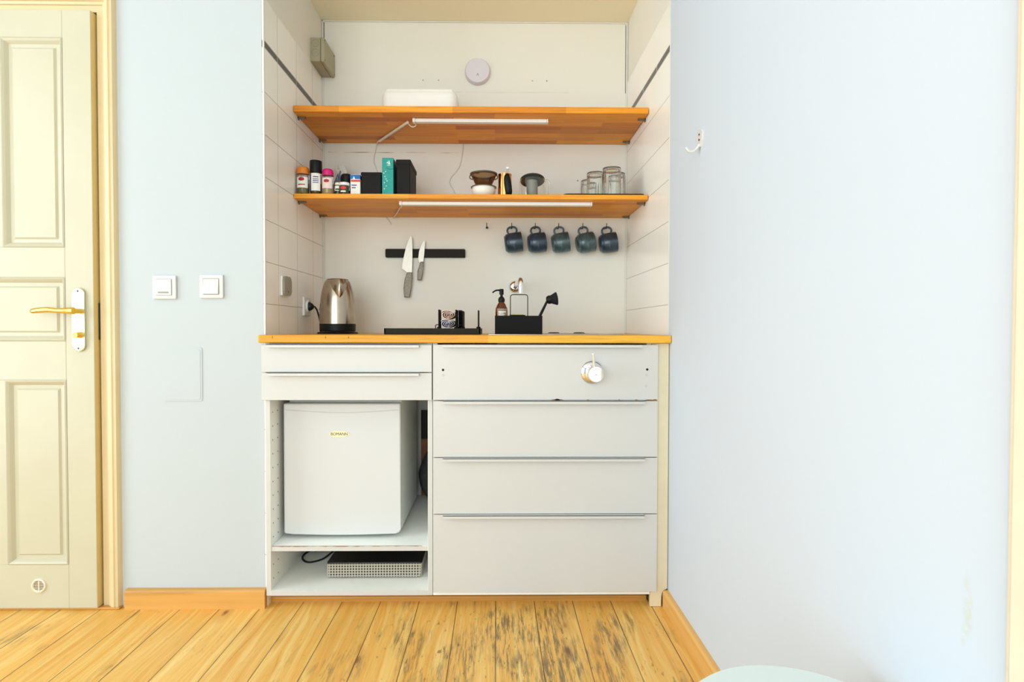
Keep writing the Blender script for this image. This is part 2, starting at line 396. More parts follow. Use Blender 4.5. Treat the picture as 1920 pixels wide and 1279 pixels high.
def link(name, bm, m, parent=None, off=(0, 0, 0), smooth=None, label=None):
    if off != (0, 0, 0): bmesh.ops.translate(bm, verts=bm.verts, vec=-Vector(off))
    bmesh.ops.recalc_face_normals(bm, faces=bm.faces)
    me = bpy.data.meshes.new(name); bm.to_mesh(me); bm.free()
    for q in (m if isinstance(m, (list, tuple)) else [m]): me.materials.append(q)
    if any(p.use_smooth for p in me.polygons): me.set_sharp_from_angle(angle=math.radians(38))
    o = bpy.data.objects.new(name, me); COL.objects.link(o)
    if parent is not None: o.parent = parent
    else: o.location = off
    if label: o['label'] = label
    return o
def root_loc(o):
    while o.parent: o = o.parent
    return tuple(o.location)
def part(name, bm, m, parent, label=None, local=False):
    """child mesh; coordinates given in the room unless local"""
    return link(name, bm, m, parent, (0, 0, 0) if local else root_loc(parent), label=label)
def tag(o, label, cat, group=None):
    o['label'] = label; o['category'] = cat
    if group: o['group'] = group
    return o
def thing(name, label, cat, loc, group=None):
    o = bpy.data.objects.new(name, None); o.empty_display_size = .05; COL.objects.link(o); o.location = loc
    return tag(o, label, cat, group)
def solo(name, bm, m, label, cat, loc, group=None):
    return tag(link(name, bm, m, None, tuple(loc)), label, cat, group)
def struct(name, bm, m):
    o = link(name, bm, m); o['kind'] = 'structure'; return o
def copy_tree(o, parent=None):
    c = o.copy(); COL.objects.link(c); c.parent = parent
    for ch in [q for q in bpy.data.objects if q.parent == o]: copy_tree(ch, c)
    return c
def smooth_by_angle(o, deg=40):
    me = o.data
    for p in me.polygons: p.use_smooth = True
    try: me.set_sharp_from_angle(angle=math.radians(deg))
    except Exception: pass

XL, XR, YB, ZT = -.8244, .6176, .656, .978      # niche sides, niche back, worktop height
RX, RY, RZ = -3.1, -4.3, 3.05                   # room: left wall, rear wall, ceiling

# ------------------------------------------------------------------ the setting
b = B(); box(b, RX-.2, 1.0, RY-.2, .9, -.06, 0); struct('floor', b, M['floor'])
b = B(); box(b, RX-.2, 1.0, RY-.2, 0, RZ, RZ+.1); struct('ceiling', b, M['ceiling'])
b = B(); box(b, XL-.12, XR+.12, 0.002, YB+.1, 2.4515, 2.6); struct('ceiling_niche', b, M['nceil'])
b = B()
box(b, -1.345, XL-.008, 0, YB+.1, 0, RZ)
box(b, XL-.008, 1.0, 0, .12, 2.4515, RZ)
box(b, RX-.2, -2.19, 0, .12, 0, RZ); box(b, -2.19, -1.345, 0, .12, 2.12, RZ)
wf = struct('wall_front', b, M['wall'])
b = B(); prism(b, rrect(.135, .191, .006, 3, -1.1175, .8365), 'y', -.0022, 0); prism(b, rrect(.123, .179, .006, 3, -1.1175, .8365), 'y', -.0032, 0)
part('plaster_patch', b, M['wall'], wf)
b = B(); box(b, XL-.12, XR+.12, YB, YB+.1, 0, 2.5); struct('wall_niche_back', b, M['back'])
b = B(); box(b, XL-.008, XL, .002, YB, 0, 2.172); struct('wall_niche_left', b, M['tiles_left'])
b = B(); box(b, XR+.002, XR+.012, .004, YB, 0, 2.172); struct('wall_niche_right', b, M['tiles_right'])
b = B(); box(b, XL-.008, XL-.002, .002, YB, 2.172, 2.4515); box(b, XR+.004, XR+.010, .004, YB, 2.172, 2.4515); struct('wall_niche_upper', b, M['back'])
b = B(); box(b, XR, XR+.2, -1.325, .003, 0, RZ); box(b, XR+.006, XR+.2, 0, YB+.1, 0, RZ)
box(b, XR, XR+.2, -2.35, -1.325, 2.3, RZ); box(b, XR, XR+.2, RY-.2, -2.35, 0, RZ)
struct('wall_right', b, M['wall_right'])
# rear and left wall with window openings (behind the camera)
b = B(); W1 = (-2.5, .25, .12, 2.75)  # unseen rear opening, drawn down near the floor for low fill
box(b, RX-.2, W1[0], RY-.2, RY, 0, RZ); box(b, W1[1], 1, RY-.2, RY, 0, RZ)
box(b, W1[0], W1[1], RY-.2, RY, 0, W1[2]); box(b, W1[0], W1[1], RY-.2, RY, W1[3], RZ)
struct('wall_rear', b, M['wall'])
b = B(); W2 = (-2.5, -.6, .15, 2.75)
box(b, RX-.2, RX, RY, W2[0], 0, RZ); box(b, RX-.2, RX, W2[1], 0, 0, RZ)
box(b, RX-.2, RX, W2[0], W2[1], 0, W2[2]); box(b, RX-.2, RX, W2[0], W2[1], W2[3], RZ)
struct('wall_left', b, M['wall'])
def window(n, a0, a1, z0, z1, axis, pos):
    b = B(); t = .05
    def bx(p0, p1, q0, q1):
        if axis == 'y': box(b, p0, p1, pos-.04, pos+.02, q0, q1, .004)
        else: box(b, pos-.04, pos+.02, p0, p1, q0, q1, .004)
    mid = (a0+a1)/2
    bx(a0, a0+t, z0, z1); bx(a1-t, a1, z0, z1); bx(a0+t, a1-t, z0, z0+t); bx(a0+t, a1-t, z1-t, z1); bx(mid-.04, mid+.04, z0+t, z1-t)
    bx(a0+t, mid-.04, z1-.6, z1-.55); bx(mid+.04, a1-t, z1-.6, z1-.55)
    return struct('window_%d' % n, b, M['plug_white'])
window(1, W1[0], W1[1], W1[2], W1[3], 'y', RY-.1); window(2, W2[0], W2[1], W2[2], W2[3], 'x', RX-.1)

# corner beads, the crack in the corner and the plaster stop of the niche
b = B()
for x in (XL+.0035, XR-.0015): box(b, x-.0035, x+.0035, YB-.006, YB, .978, 2.4515, .002)
box(b, XL, XR, YB-.006, YB, 2.445, 2.4515, .002)
struct('trim_1', b, M['caulk'])
b = B(); box(b, XL+.0072, XL+.0098, YB-.001, YB+.0, 2.33, 2.443); box(b, XR-.0085, XR-.0065, YB-.001, YB, 2.12, 2.44)
struct('trim_2', b, M['dark_gap'])
b = B(); box(b, XL-.005, XL+.0005, -.0015, .006, .978, 2.45, .001); box(b, XR-.0012, XR+.006, -.0005, .004, .06, 2.45, .001)
struct('trim_3', b, M['caulk'])

# door on the left: leaf, frame
DR, DL, DT, DY = -1.412, -2.112, 2.104, -.028
b = B()
st = .098; PX = [(DL+st, -1.804), (-1.722, DR-st)]; PZ = [(.165, .818), (1.283, 2.009)]; MZ = (.955, 1.178)
def pan(b, x0, x1, z0, z1):
    y = DY
    nest(b, [(x0, x1, z0, z1, y), (x0+.004, x1-.004, z0+.004, z1-.004, y-.003), (x0+.010, x1-.010, z0+.010, z1-.010, y+.002), (x0+.018, x1-.018, z0+.018, z1-.018, y+.012),
             (x0+.030, x1-.030, z0+.030, z1-.030, y+.013), (x0+.036, x1-.036, z0+.036, z1-.036, y+.007)])
# stiles and rails with fine joints between them
for (x0, x1, z0, z1) in [(DL, DL+st, .010, DT), (DR-st, DR, .010, DT),
                         (DL+st, DR-st, .010, .165), (DL+st, DR-st, .818, MZ[0]), (DL+st, DR-st, MZ[1], 1.283), (DL+st, DR-st, 2.009, DT),
                         (-1.804, -1.722, .165, .818), (-1.804, -1.722, 1.283, 2.009)]:
    box(b, x0, x1, DY, .010, z0, z1, .0012, 1)
door = struct('door_1', b, [M['door'], M['edge']])
for f in door.data.polygons:
    if f.normal.x > .9 and f.center.x > DR-.002: f.material_index = 1  # right edge coloured as the side turned away from the daylight
for (x0, x1) in PX:
    for (z0, z1) in PZ:
        q = B(); pan(q, x0, x1, z0, z1); part('door_panel', q, M['door'], door)
q = B(); pan(q, DL+st, DR-st, MZ[0], MZ[1]); part('door_panel', q, M['door'], door)
# fittings
q = B(); prism(q, rrect(.043, .222, .0212, 8, -1.4595, 1.030), 'y', DY-.009, DY, bev=.003); pl = part('handle_plate', q, M['brass_pale'], door, 'pale brass plate')  # plate paler than the lever
for z in (1.13, .93): q = B(); cyl(q, (-1.460, DY-.0098, z), (-1.460, DY-.008, z), .003, 10); part('screw', q, M['metal_dark'], pl)
q = B()
cyl(q, (-1.452, DY-.009, 1.060), (-1.452, DY-.045, 1.060), .0085, 20)
tube(q, [(-1.446, DY-.047, 1.060), (-1.462, DY-.048, 1.060), (-1.48, DY-.050, 1.060), (-1.50, DY-.050, 1.0605), (-1.53, DY-.048, 1.063), (-1.56, DY-.044, 1.062), (-1.585, DY-.040, 1.060), (-1.600, DY-.038, 1.058)],
     lambda t: .0125-.0045*min(1, t*2.4)+(.002*math.sin(max(0, t-.4)*PI/.6) if t < 1 else 0)-(.006*max(0, (t-.9)/.1)**2), 14, 5)
part('door_handle', q, M['brass'], door, 'polished brass lever')
q = B(); cyl(q, (-1.456, DY-.009, .977), (-1.456, DY-.016, .977), .011, 20); cyl(q, (-1.456, DY-.016, .977), (-1.456, DY-.030, .977), .0095, 20, .009)
part('thumb_turn', q, M['brass'], door)
q = B(); c = (-1.614, .092)
lathe(q, [(.0185, -.001), (.0185, .004), (.021, .0065), (.0245, .005), (.0255, 0)], (c[0], DY, c[1]), 28, Matrix.Rotation(PI/2, 3, 'X'))
for k in range(-3, 4):
    w = math.sqrt(max(.0185**2-(k*.005)**2, 0)); box(q, c[0]-w, c[0]+w, DY-.003, DY-.0005, c[1]+k*.005-.0008, c[1]+k*.005+.0008)
box(q, c[0]-.0015, c[0]+.0015, DY-.0035, DY-.0005, c[1]-.0185, c[1]+.0185)
vg = part('vent_grille', q, M['cream'], door)
q = B(); cyl(q, (c[0], DY+.001, c[1]), (c[0], DY-.0004, c[1]), .0188, 24); part('vent_opening', q, M['vent'], vg)

b = B()                                              # jamb and casing, moulded
def casing(b, prof, x_in, z_top):
    # prof: (distance outward, y) ; right upright and head
    for (d0, y0), (d1, y1) in zip(prof, prof[1:]):
        A = [(x_in+d0, y0, 0), (x_in+d1, y1, 0), (x_in+d1, y1, z_top+d1), (x_in+d0, y0, z_top+d0)]
        b.faces.new([b.verts.new(p) for p in A])
        xl = DL-.012
        A = [(x_in+d0, y0, z_top+d0), (x_in+d1, y1, z_top+d1), (xl-d1, y1, z_top+d1), (xl-d0, y0, z_top+d0)]
        b.faces.new([b.verts.new(p) for p in A])
        A = [(xl-d0, y0, 0), (xl-d1, y1, 0), (xl-d1, y1, z_top+d1), (xl-d0, y0, z_top+d0)]
        b.faces.new([b.verts.new(p) for p in A])
casing(b, [(0, .03), (0, -.004), (.022, -.004), (.024, -.010), (.032, -.012), (.034, -.018), (.046, -.020), (.050, -.016), (.054, -.020), (.060, -.018), (.063, -.010), (.0655, 0), (.066, .01)], DR+.006, DT+.006)
box(b, DR+.002, DR+.012, .012, .1, 0, DT+.01); box(b, DL-.01, DR+.01, .03, .1, DT+.004, DT+.016); box(b, DL-.02, DR+.01, .011, .1, 0, .012)
struct('trim_4', b, M['frame'])
b = B(); box(b, DR+.0008, DR+.005, -.006, .011, .96, 1.09); struct('trim_5', b, M['dark_gap'])
b = B(); box(b, DL-.06, -1.34, -.022, .012, 0, .0085, .003); struct('trim_6', b, M['kick'])
b = B(); box(b, DL-.1, DR+.02, .1, .12, 0, 2.2); struct('wall_beyond_door', b, M['door'])

# skirting boards
def skirt(b, x0, x1, y0, y1, h, r, axis):
    if axis == 'x': pts = [(y1, 0), (y1, h)]+[(y0+r-r*math.sin(a), h-r+r*math.cos(a)) for a in (i*PI/12 for i in range(7))]+[(y0, 0)]; prism(b, pts, 'x', x0, x1)
    else: pts = [(x1, 0), (x1, h)]+[(x0+r-r*math.sin(a), h-r+r*math.cos(a)) for a in (i*PI/12 for i in range(7))]+[(x0, 0)]; prism(b, pts, 'y', y0, y1)
b = B(); skirt(b, -1.322, -.8255, -.021, 0, .069, .010, 'x'); struct('baseboard_left', b, M['basex'])
b = B(); skirt(b, XR-.020, XR, -1.32, -.02, .062, .008, 'y'); struct('baseboard_right', b, M['basey'])
b = B(); box(b, XL, .5525, .046, .062, 0, .046); skirt(b, XL, .5525, .030, .046, .020, .008, 'x'); struct('baseboard_niche', b, M['kick'])

# doorway on the right-hand wall next to the camera
b = B()
box(b, XR-.008, XR+.02, -1.40, -1.325, 0, 2.3, .003); box(b, XR-.014, XR+.02, -1.415, -1.335, 0, 2.3, .003)
box(b, XR-.008, XR+.02, -2.35, -1.325, 2.3, 2.36, .003)
struct('trim_7', b, M['cream'])
b = B(); box(b, XR+.02, XR+.06, -2.34, -1.40, .01, 2.3, .003); struct('door_2', b, M['door'])

# ------------------------------------------------------------------ worktop
FY = -.035
CT, CX0, CX1, CF = .028, -.8235, .6165, -.042
t = thing('worktop', 'light oak worktop with worn front edge running the full width of the niche', 'worktop', (-.1, .3, ZT-CT))
b = B(); SX0, SX1, SY0, SY1 = .0, .42, .20, .52
for (x0, x1, y0, y1) in ((CX0, CX1, 0, SY0), (CX0, SX0, SY0, SY1), (SX1, CX1, SY0, SY1), (CX0, CX1, SY1, YB-.001)):
    box(b, x0, x1, y0, y1, ZT-CT, ZT)
box(b, -.8355, .6165, CF, 0, ZT-CT, ZT, .004, 2)
part('worktop_board', b, M['counter'], t)
for x in (-.785, -.60, -.52): b = B(); box(b, x, x+.003, CF-.0003, CF+.0007, ZT-.012, ZT-.004); part('dent', b, M['brown'], t)

t = thing('inset_sink', 'stainless steel sink sunk flush into the right half of the worktop', 'sink', (.21, .36, ZT))
b = B()
for (x0, x1, y0, y1) in ((-.03, .47, .06, SY0), (-.03, SX0, SY0, SY1), (SX1, .47, SY0, SY1), (-.03, .47, SY1, .58)): box(b, x0, x1, y0, y1, ZT, ZT+.0022)
part('rim', b, M['steel'], t)
b = B()
box(b, SX0, SX0+.002, SY0, SY1, ZT-.14, ZT+.001); box(b, SX1-.002, SX1, SY0, SY1, ZT-.14, ZT+.001)
box(b, SX0, SX1, SY0, SY0+.002, ZT-.14, ZT+.001); box(b, SX0, SX1, SY1-.002, SY1, ZT-.14, ZT+.001); box(b, SX0, SX1, SY0, SY1, ZT-.142, ZT-.14)
part('basin', b, M['steel'], t)
for x in (.262, .378):
    b = B(); lathe(b, [(0, 0), (.026, 0), (.026, .002), (.020, .0045), (0, .005)], (x, .55, ZT+.0022), 24); part('tap_hole_cover', b, M['metal_dark'], t)

# ------------------------------------------------------------------ cabinets
def dim_front_edges(o):  # interior lightened where little light reaches; front edges keep the plain white
    o.data.materials.append(M['white'])
    for f in o.data.polygons:
        if f.normal.y < -.9: f.material_index = 1
def handle(par, x0, x1, ztop):
    q = B(); box(q, x0, x1, FY-.017, FY+.0, ztop, ztop+.0018); box(q, x0, x1, FY-.017, FY-.0152, ztop-.009, ztop+.0018); box(q, x0, x1, FY-.0012, FY, ztop-.012, ztop)
    return part('handle', q, M['white'], par)
t = thing('open_base_cabinet', 'white base cabinet with two shallow drawers above the open fridge compartment', 'cabinet', (-.52, .28, 0))
cl0, cl1 = XL+.0035, -.2285
b = B()
box(b, cl0, cl0+.0165, FY+.018, .60, .046, .949, .0006, 1); box(b, cl1-.0165, cl1, FY+.018, .60, .046, .949, .0006, 1)
box(b, cl0+.0165, cl1-.0165, FY+.018, .60, .046, .064); box(b, cl0+.0165, cl1-.0165, .594, .60, .064, .95)
box(b, cl0+.0165, cl1-.0165, FY+.02, .08, .930, .948)
ca = part('carcass', b, M['white_in'], t); dim_front_edges(ca)
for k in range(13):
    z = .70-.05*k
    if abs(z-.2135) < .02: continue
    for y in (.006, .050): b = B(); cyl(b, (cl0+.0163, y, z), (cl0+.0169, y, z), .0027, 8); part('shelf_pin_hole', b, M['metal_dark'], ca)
b = B(); box(b, cl0+.017, cl1-.017, FY+.022, .59, .2045, .2225, .0006, 1); sh = part('shelf', b, M['white_in'], t); dim_front_edges(sh)
random.seed(3); b = B(); up_ = []; x = cl0+.02
while x < cl1-.02:
    up_.append((x, .2229)); x += random.uniform(.006, .02)
lo_ = [(p[0], .2229-random.choice((.0003, .0006, .0009, .0018, .0026))) for p in up_]
prism(b, up_+lo_[::-1], 'y', FY+.0214, FY+.0235)
part('worn_edge', b, M['chip'], sh)
for (x, y) in ((cl0+.05, .12), (cl1-.05, .12), (cl0+.05, .53), (cl1-.05, .53)):
    b = B(); cyl(b, (x, y, 0), (x, y, .046), .018, 16); part('leg', b, M['black'], t)
for (z0, z1) in ((.8475, .9435), (.7485, .8445)):
    b = B(); box(b, -.8265, -.2285, FY, FY+.018, z0, z1, .001, 1)
    box(b, cl0+.03, cl0+.034, FY+.018, .52, z0+.014, z0+.07); box(b, cl1-.034, cl1-.03, FY+.018, .52, z0+.014, z0+.07); box(b, cl0+.03, cl1-.03, FY+.018, .52, z0+.012, z0+.02)
    d = part('drawer', b, M['white'], t); handle(d, -.80, -.272, z1)

t = thing('drawer_cabinet', 'white sink cabinet with three wide drawers under a false front', 'cabinet', (.19, .28, 0))
b = B(); r0, r1 = -.2265, .5515
box(b, r0, r0+.016, FY+.019, .60, .046, .949); box(b, r1-.016, r1, FY+.019, .60, .046, .949); box(b, r0+.016, r1-.016, FY+.019, .60, .046, .064); box(b, r0+.016, r1-.016, .594, .6, .064, .72)
part('carcass', b, M['white_in'], t)
for (x, y) in ((r0+.05, .12), (r1-.08, .12), (r0+.05, .53), (r1-.08, .53)):
    b = B(); cyl(b, (x, y, 0), (x, y, .046), .018, 16); part('leg', b, M['black'], t)
f0, f1 = -.2245, .5715
b = B(); box(b, f0, f1, FY, FY+.018, .7485, .9445, .0012, 1); ff = part('false_front', b, M['white'], t); handle(ff, -.19, .512, .9445)
for (x, z) in ((-.189, .8555), (.5325, .8575)): b = B(); cyl(b, (x, FY-.0006, z), (x, FY+.001, z), .0042, 14); part('screw_hole', b, M['hole'], ff)
for (x, z) in ((-.189, .837), (.5305, .838), (.5285, .799)): b = B(); cyl(b, (x, FY-.0008, z), (x, FY+.001, z), .0042, 14); part('screw_cover', b, M['plug_ivory'], ff)  # covers in plain ivory plastic
for (x, w, h) in ((.19, .05, .004), (.205, .02, .006), (.318, .01, .003), (.43, .008, .003), (.49, .01, .003), (.525, .03, .003), (.552, .018, .004)):
    b = B(); prism(b, [(x, .7485), (x+w, .7485), (x+w*.8, .7485+h*.7), (x+w*.4, .7485+h), (x+w*.1, .7485+h*.5)], 'y', FY-.0004, FY+.001); part('chipped_edge', b, M['chip'], ff)
for (z0, z1) in ((.5465, .7455), (.3445, .5435), (.0635, .3415)):
    b = B(); box(b, f0, f1, FY, FY+.018, z0, z1, .001, 1)
    box(b, r0+.03, r0+.034, FY+.018, .52, z0+.014, z0+.13); box(b, r1-.034, r1-.03, FY+.018, .52, z0+.014, z0+.13); box(b, r0+.03, r1-.03, FY+.018, .52, z0+.012, z0+.02)
    d = part('drawer', b, M['white'], t); handle(d, -.188, .522, z1)
b = B()
prism(b, [(.5535, .001), (.5935, .001), (.5935, .042), (.596, .052), (.602, .060), (.6155, .066), (.6155, .949), (.5535, .949)], 'y', FY+.0195, FY+.036, bev=.001)
solo('filler_panel', b, M['cream_panel'], 'narrow cream-white filler panel with notched foot at right end of the cabinets', 'panel', (.585, -.01, 0))  # creamier tone than the drawer fronts

# chrome mixer on the false front
mx, mz = .338, .8465
t = thing('mixer_tap', 'round chrome single-lever mixer mounted on the white false front', 'tap', (mx, FY, mz))
RX90 = Matrix.Rotation(PI/2, 3, 'X')
b = B(); lathe(b, [(0, 0), (.041, 0), (.0415, .002), (.040, .004), (.026, .015), (.0, .016)], (mx, FY, mz), 40, RX90); part('wall_plate', b, M['chrome'], t)
b = B(); lathe(b, [(.0225, .012), (.0225, .040), (.0215, .041), (.0215, .045), (.0265, .046), (.0275, .048), (.0275, .073), (.0262, .075), (0, .0752)], (mx, FY, mz), 40, RX90); bd = part('mixer_body', b, M['chrome'], t)
b = B(); prism(b, [(mx-.004, mz), (mx, mz-.004), (mx+.004, mz), (mx+.002, mz+.0005), (mx, mz-.0015), (mx-.002, mz+.0005)], 'y', FY-.0760, FY-.0750); part('emblem', b, M['inkgrey'], bd)
b = B(); cyl(b, (mx-.004, FY-.058, mz+.025), (mx-.008, FY-.062, mz+.069), .0050, 16); lathe(b, [(0, 0), (.0066, 0), (.0066, .002), (0, .0025)], (mx-.008, FY-.062, mz+.068), 16)
part('lever', b, M['chrome'], t)

# ------------------------------------------------------------------ fridge
fx0, fx1, fy0 = -.787, -.356, .060
t = thing('mini_fridge', 'small white fridge with an oval badge on the cabinet shelf', 'fridge', (-.57, .28, .2225))
b = B(); box(b, fx0+.004, fx1-.003, fy0+.045, .50, .240, .735, .006, 3); part('body', b, M['fridge_side'], t)
b = B(); box(b, fx0+.001, fx1, fy0+.030, .50, .7305, .7425, .004, 2); part('top_panel', b, M['fridge'], t)
b = B()
pts = []
R = .016
W, H = fx1-fx0, .486
outline = [(fx0+.003, .7235), (fx0+.0, .7195), (fx0+.0, .245), (fx0+.004, .240)]
n = 14
for k in range(1, n): outline.append((fx0+.004+(fx1-.022-fx0-.004)*k/n, .240-.0045*math.sin(PI*k/n)))
outline += [(fx1-R+R*math.sin(a), .240+R-R*math.cos(a)) for a in (i*PI/12 for i in range(7))]
outline += [(fx1, .7195), (fx1-.003, .7235)]
prism(b, outline, 'y', fy0, fy0+.040, bev=.005)
dr = part('door', b, M['fridge'], t)
b = B(); tube(b, [(fx0+.004, fy0-.0002, .700), (-.68, fy0-.0004, .693), (-.57, fy0-.0004, .689), (-.46, fy0-.0004, .693), (fx1-.003, fy0-.0002, .700)], .0016, 6, 6); part('curved_ridge', b, M['fridge'], dr)
b = B(); e = [(-.581+.038*math.cos(a), .611+.0125*math.sin(a)) for a in (2*PI*i/32 for i in range(32))]; prism(b, e, 'y', fy0-.0015, fy0+.001); bg = part('badge', b, M['badge'], dr)
b = B(); text(b, 'BOMANN', .0145, (-.581, fy0-.0017, .6105), .0003); part('lettering', b, M['ink'], bg)
b = B(); box(b, fx0+.012, fx1-.01, fy0+.04, fy0+.047, .25, .715); part('door_seal', b, M['sensor'], t)
for (x, y) in ((fx0+.04, fy0+.075), (fx1-.04, fy0+.075), (fx0+.04, .45), (fx1-.04, .45)):
    b = B(); cyl(b, (x, y, .2225), (x, y, .241), .012, 14); part('foot', b, M['sensor'], t)

# dark things in the gap behind the fridge's right side
t = thing('grey_bag', 'dark grey cloth bag slumped in the gap right of the fridge', 'bag', (-.295, .50, .2225))
b = B(); bmesh.ops.create_uvsphere(b, u_segments=24, v_segments=16, radius=1)
for v in b.verts:
    k = 1+.06*math.sin(5*v.co.x+3*v.co.z)+.05*math.sin(7*v.co.y+1); z = v.co.z
    v.co = Vector((-.304+.050*v.co.x*k*(1-.25*max(0, z)), .548+.034*v.co.y*k, .2225+.118*(z+1)*.93+.001))
for f in b.faces: f.smooth = True
part('bag_body', b, M['bag'], t)
t = thing('carton', 'tall brown and black carton standing behind the dark grey bag', 'carton', (-.302, .582, .2225))
b = B(); box(b, -.352, -.250, .586, .592, .2225, .484, .001); part('carton_body', b, M['brown'], t)
b = B(); box(b, -.352, -.250, .5855, .5925, .486, .62, .001); part('upper_part', b, M['black_soft'], t)

# portable hob below
t = thing('portable_hob', 'flat black-topped hob with perforated grey metal casing in the bottom compartment', 'hob', (-.458, .225, .064))
t.rotation_euler = (0, 0, .006)
b = B(); prism(b, rrect(.352, .29, .012, 4, 0, 0), 'z', .004, .056, bev=.001); part('casing', b, M['hob_grey'], t, local=True)
b = B(); prism(b, [(-.176, .006), (.163, .004), (.172, .012), (.176, .055), (-.176, .055)], 'y', -.1475, -.1448); part('perforated_front', b, M['perf'], t, local=True)
b = B(); prism(b, rrect(.356, .294, .008, 4, 0, 0), 'z', .056, .0605, bev=.001); part('glass_top', b, M['black_gloss'], t, local=True)
for (x, y) in ((-.15, -.12), (.15, -.12), (-.15, .12), (.15, .12)):
    b = B(); cyl(b, (x, y, 0), (x, y, .0045), .012, 12); part('foot', b, M['black'], t, local=True)
b = B(); tube(b, [(-.170, .10, .035), (-.205, .08, .022), (-.245, .02, .004), (-.29, -.010, .004), (-.325, .02, .004), (-.335, .07, .004), (-.31, .13, .004), (-.27, .16, .004), (-.22, .17, .004), (-.19, .16, .012)], .0038, 8, 8); cd = part('power_cord', b, M['cord'], t, local=True)
b = B(); tube(b, [(-.30, .09, .022), (-.275, .095, .020), (-.25, .10, .020), (-.225, .11, .018)], lambda q: .016-.010*q, 12, 4)
cyl(b, (-.300, .083, .024), (-.320, .079, .026), .0022, 8); cyl(b, (-.300, .100, .022), (-.320, .096, .024), .0022, 8); part('plug', b, M['cord'], cd, local=True)

# ------------------------------------------------------------------ shelves
def shelf(name, label, m, z0, z1, y0=.275):
    t = thing(name, label, 'shelf', (-.1, .46, z0))
    b = B(); box(b, XL+.001, XR-.0005, y0, YB-.001, z0, z1, .003, 2); part('shelf_board', b, m, t)
    for (x, s) in ((XL, 1), (XR+.002, -1)):
        for y in (.325, .600):
            q = B(); box(q, x, x+s*.004, y, y+.012, z0-.012, z0+.0); box(q, x, x+s*.032, y, y+.012, z0-.0055, z0-.001); cyl(q, (x, y+.006, z0-.006), (x+s*.026, y+.006, z0-.006), .0028, 10)
            part('shelf_support', q, M['steel_handle'], t)
    return t
U0, U1, L0, L1 = 1.8765, 1.9025, 1.5280, 1.5480
shelf('wooden_shelf', 'upper of the two stained wooden shelves across the niche', M['shelf'], U0, U1)
shelf('wooden_shelf', 'lower of the two stained wooden shelves, holding spices and coffee things', M['shelf_low'], L0, L1)

def bar(label, x0, x1, y0, y1, ztop, cord, wall=None):
    t = thing('under_shelf_lamp', label, 'lamp', ((x0+x1)/2, (y0+y1)/2, ztop-.0155))
    b = B(); box(b, x0+.012, x1-.006, y0, y1, ztop-.0155, ztop-.0005, .003); part('light_bar', b, M['plug_white'], t)
    b = B(); box(b, x0, x0+.012, y0-.0005, y1+.0005, ztop-.016, ztop, .002); part('end_cap', b, M['plug_white'], t); b = B(); box(b, x1-.006, x1, y0-.0005, y1+.0005, ztop-.016, ztop, .002); part('end_cap', b, M['plug_white'], t)
    for c in cord: b = B(); tube(b, c, .0022, 8, 6); part('cable', b, M['cord_white'], t)
    return t
bar('shorter white light bar fixed under the upper shelf', -.352, .214, .335, .360, U0, [[(-.345, .36, U0-.008), (-.345, .385, U0-.014), (-.362, .392, U0-.016), (-.374, .380, U0-.010), (-.379, .372, U0-.006)]])
bar('longer white light bar fixed under the lower shelf', -.4046, .3966, .316, .344, L0, [[(-.398, .345, L0-.010), (-.402, .37, L0-.010), (-.420, .42, L0-.008), (-.450, .52, L0-.007), (-.478, .61, L0-.005), (-.490, .650, L0-.004)]])
b = B(); a0, a1 = Vector((-.377, .368, U0-.006)), Vector((-.545, .602, U0-.006)); cyl(b, a0, a1, .0058, 12)
solo('cable_channel', b, M['cord_white'], 'short white rod set diagonally under the upper shelf', 'cable channel', (-.46, .48, U0-.012))
b = B(); tube(b, [(-.553, .607, U0-.006), (-.565, .64, U0-.006), (-.571, YB-.003, U0-.02), (-.583, YB-.003, 1.80), (-.572, YB-.003, 1.76), (-.555, YB-.003, 1.72), (-.545, YB-.003, 1.66), (-.535, YB-.003, 1.58), (-.530, YB-.003, 1.552)], .0026, 8, 6)
tube(b, [(-.524, YB-.003, 1.526), (-.513, YB-.003, 1.512), (-.501, YB-.003, 1.494)], .0026, 8, 3)
solo('cable', b, M['cord_wall'], 'white cable down the back wall behind the black tins', 'cable', (-.55, YB, 1.5))
b = B(); tube(b, [(-.160, YB-.003, U0-.001), (-.163, YB-.003, 1.835), (-.175, YB-.003, 1.776), (-.196, YB-.003, 1.742), (-.218, YB-.003, 1.717), (-.223, YB-.003, 1.690), (-.207, YB-.003, 1.660), (-.190, YB-.003, 1.62), (-.18, YB-.003, 1.552)], .0022, 8, 6)
solo('cable', b, M['cord_wall'], 'thin curved white cable on the back wall above the coffee dripper', 'cable', (-.19, YB, 1.55))

# ------------------------------------------------------------------ things on the upper shelf and above
t = thing('bread_box', 'low white rounded plastic box on the upper shelf', 'box', (-.33, .45, U1))
b = B(); box(b, -.492, -.168, .375, .525, U1, U1+.119, .036, 7); o = part('box_body', b, M['boxwhite'], t); smooth_by_angle(o)
b = B(); box(b, -.478, -.182, .383, .517, U1+.085, U1+.1225, .024, 6); o = part('lid', b, M['boxwhite'], t); smooth_by_angle(o)

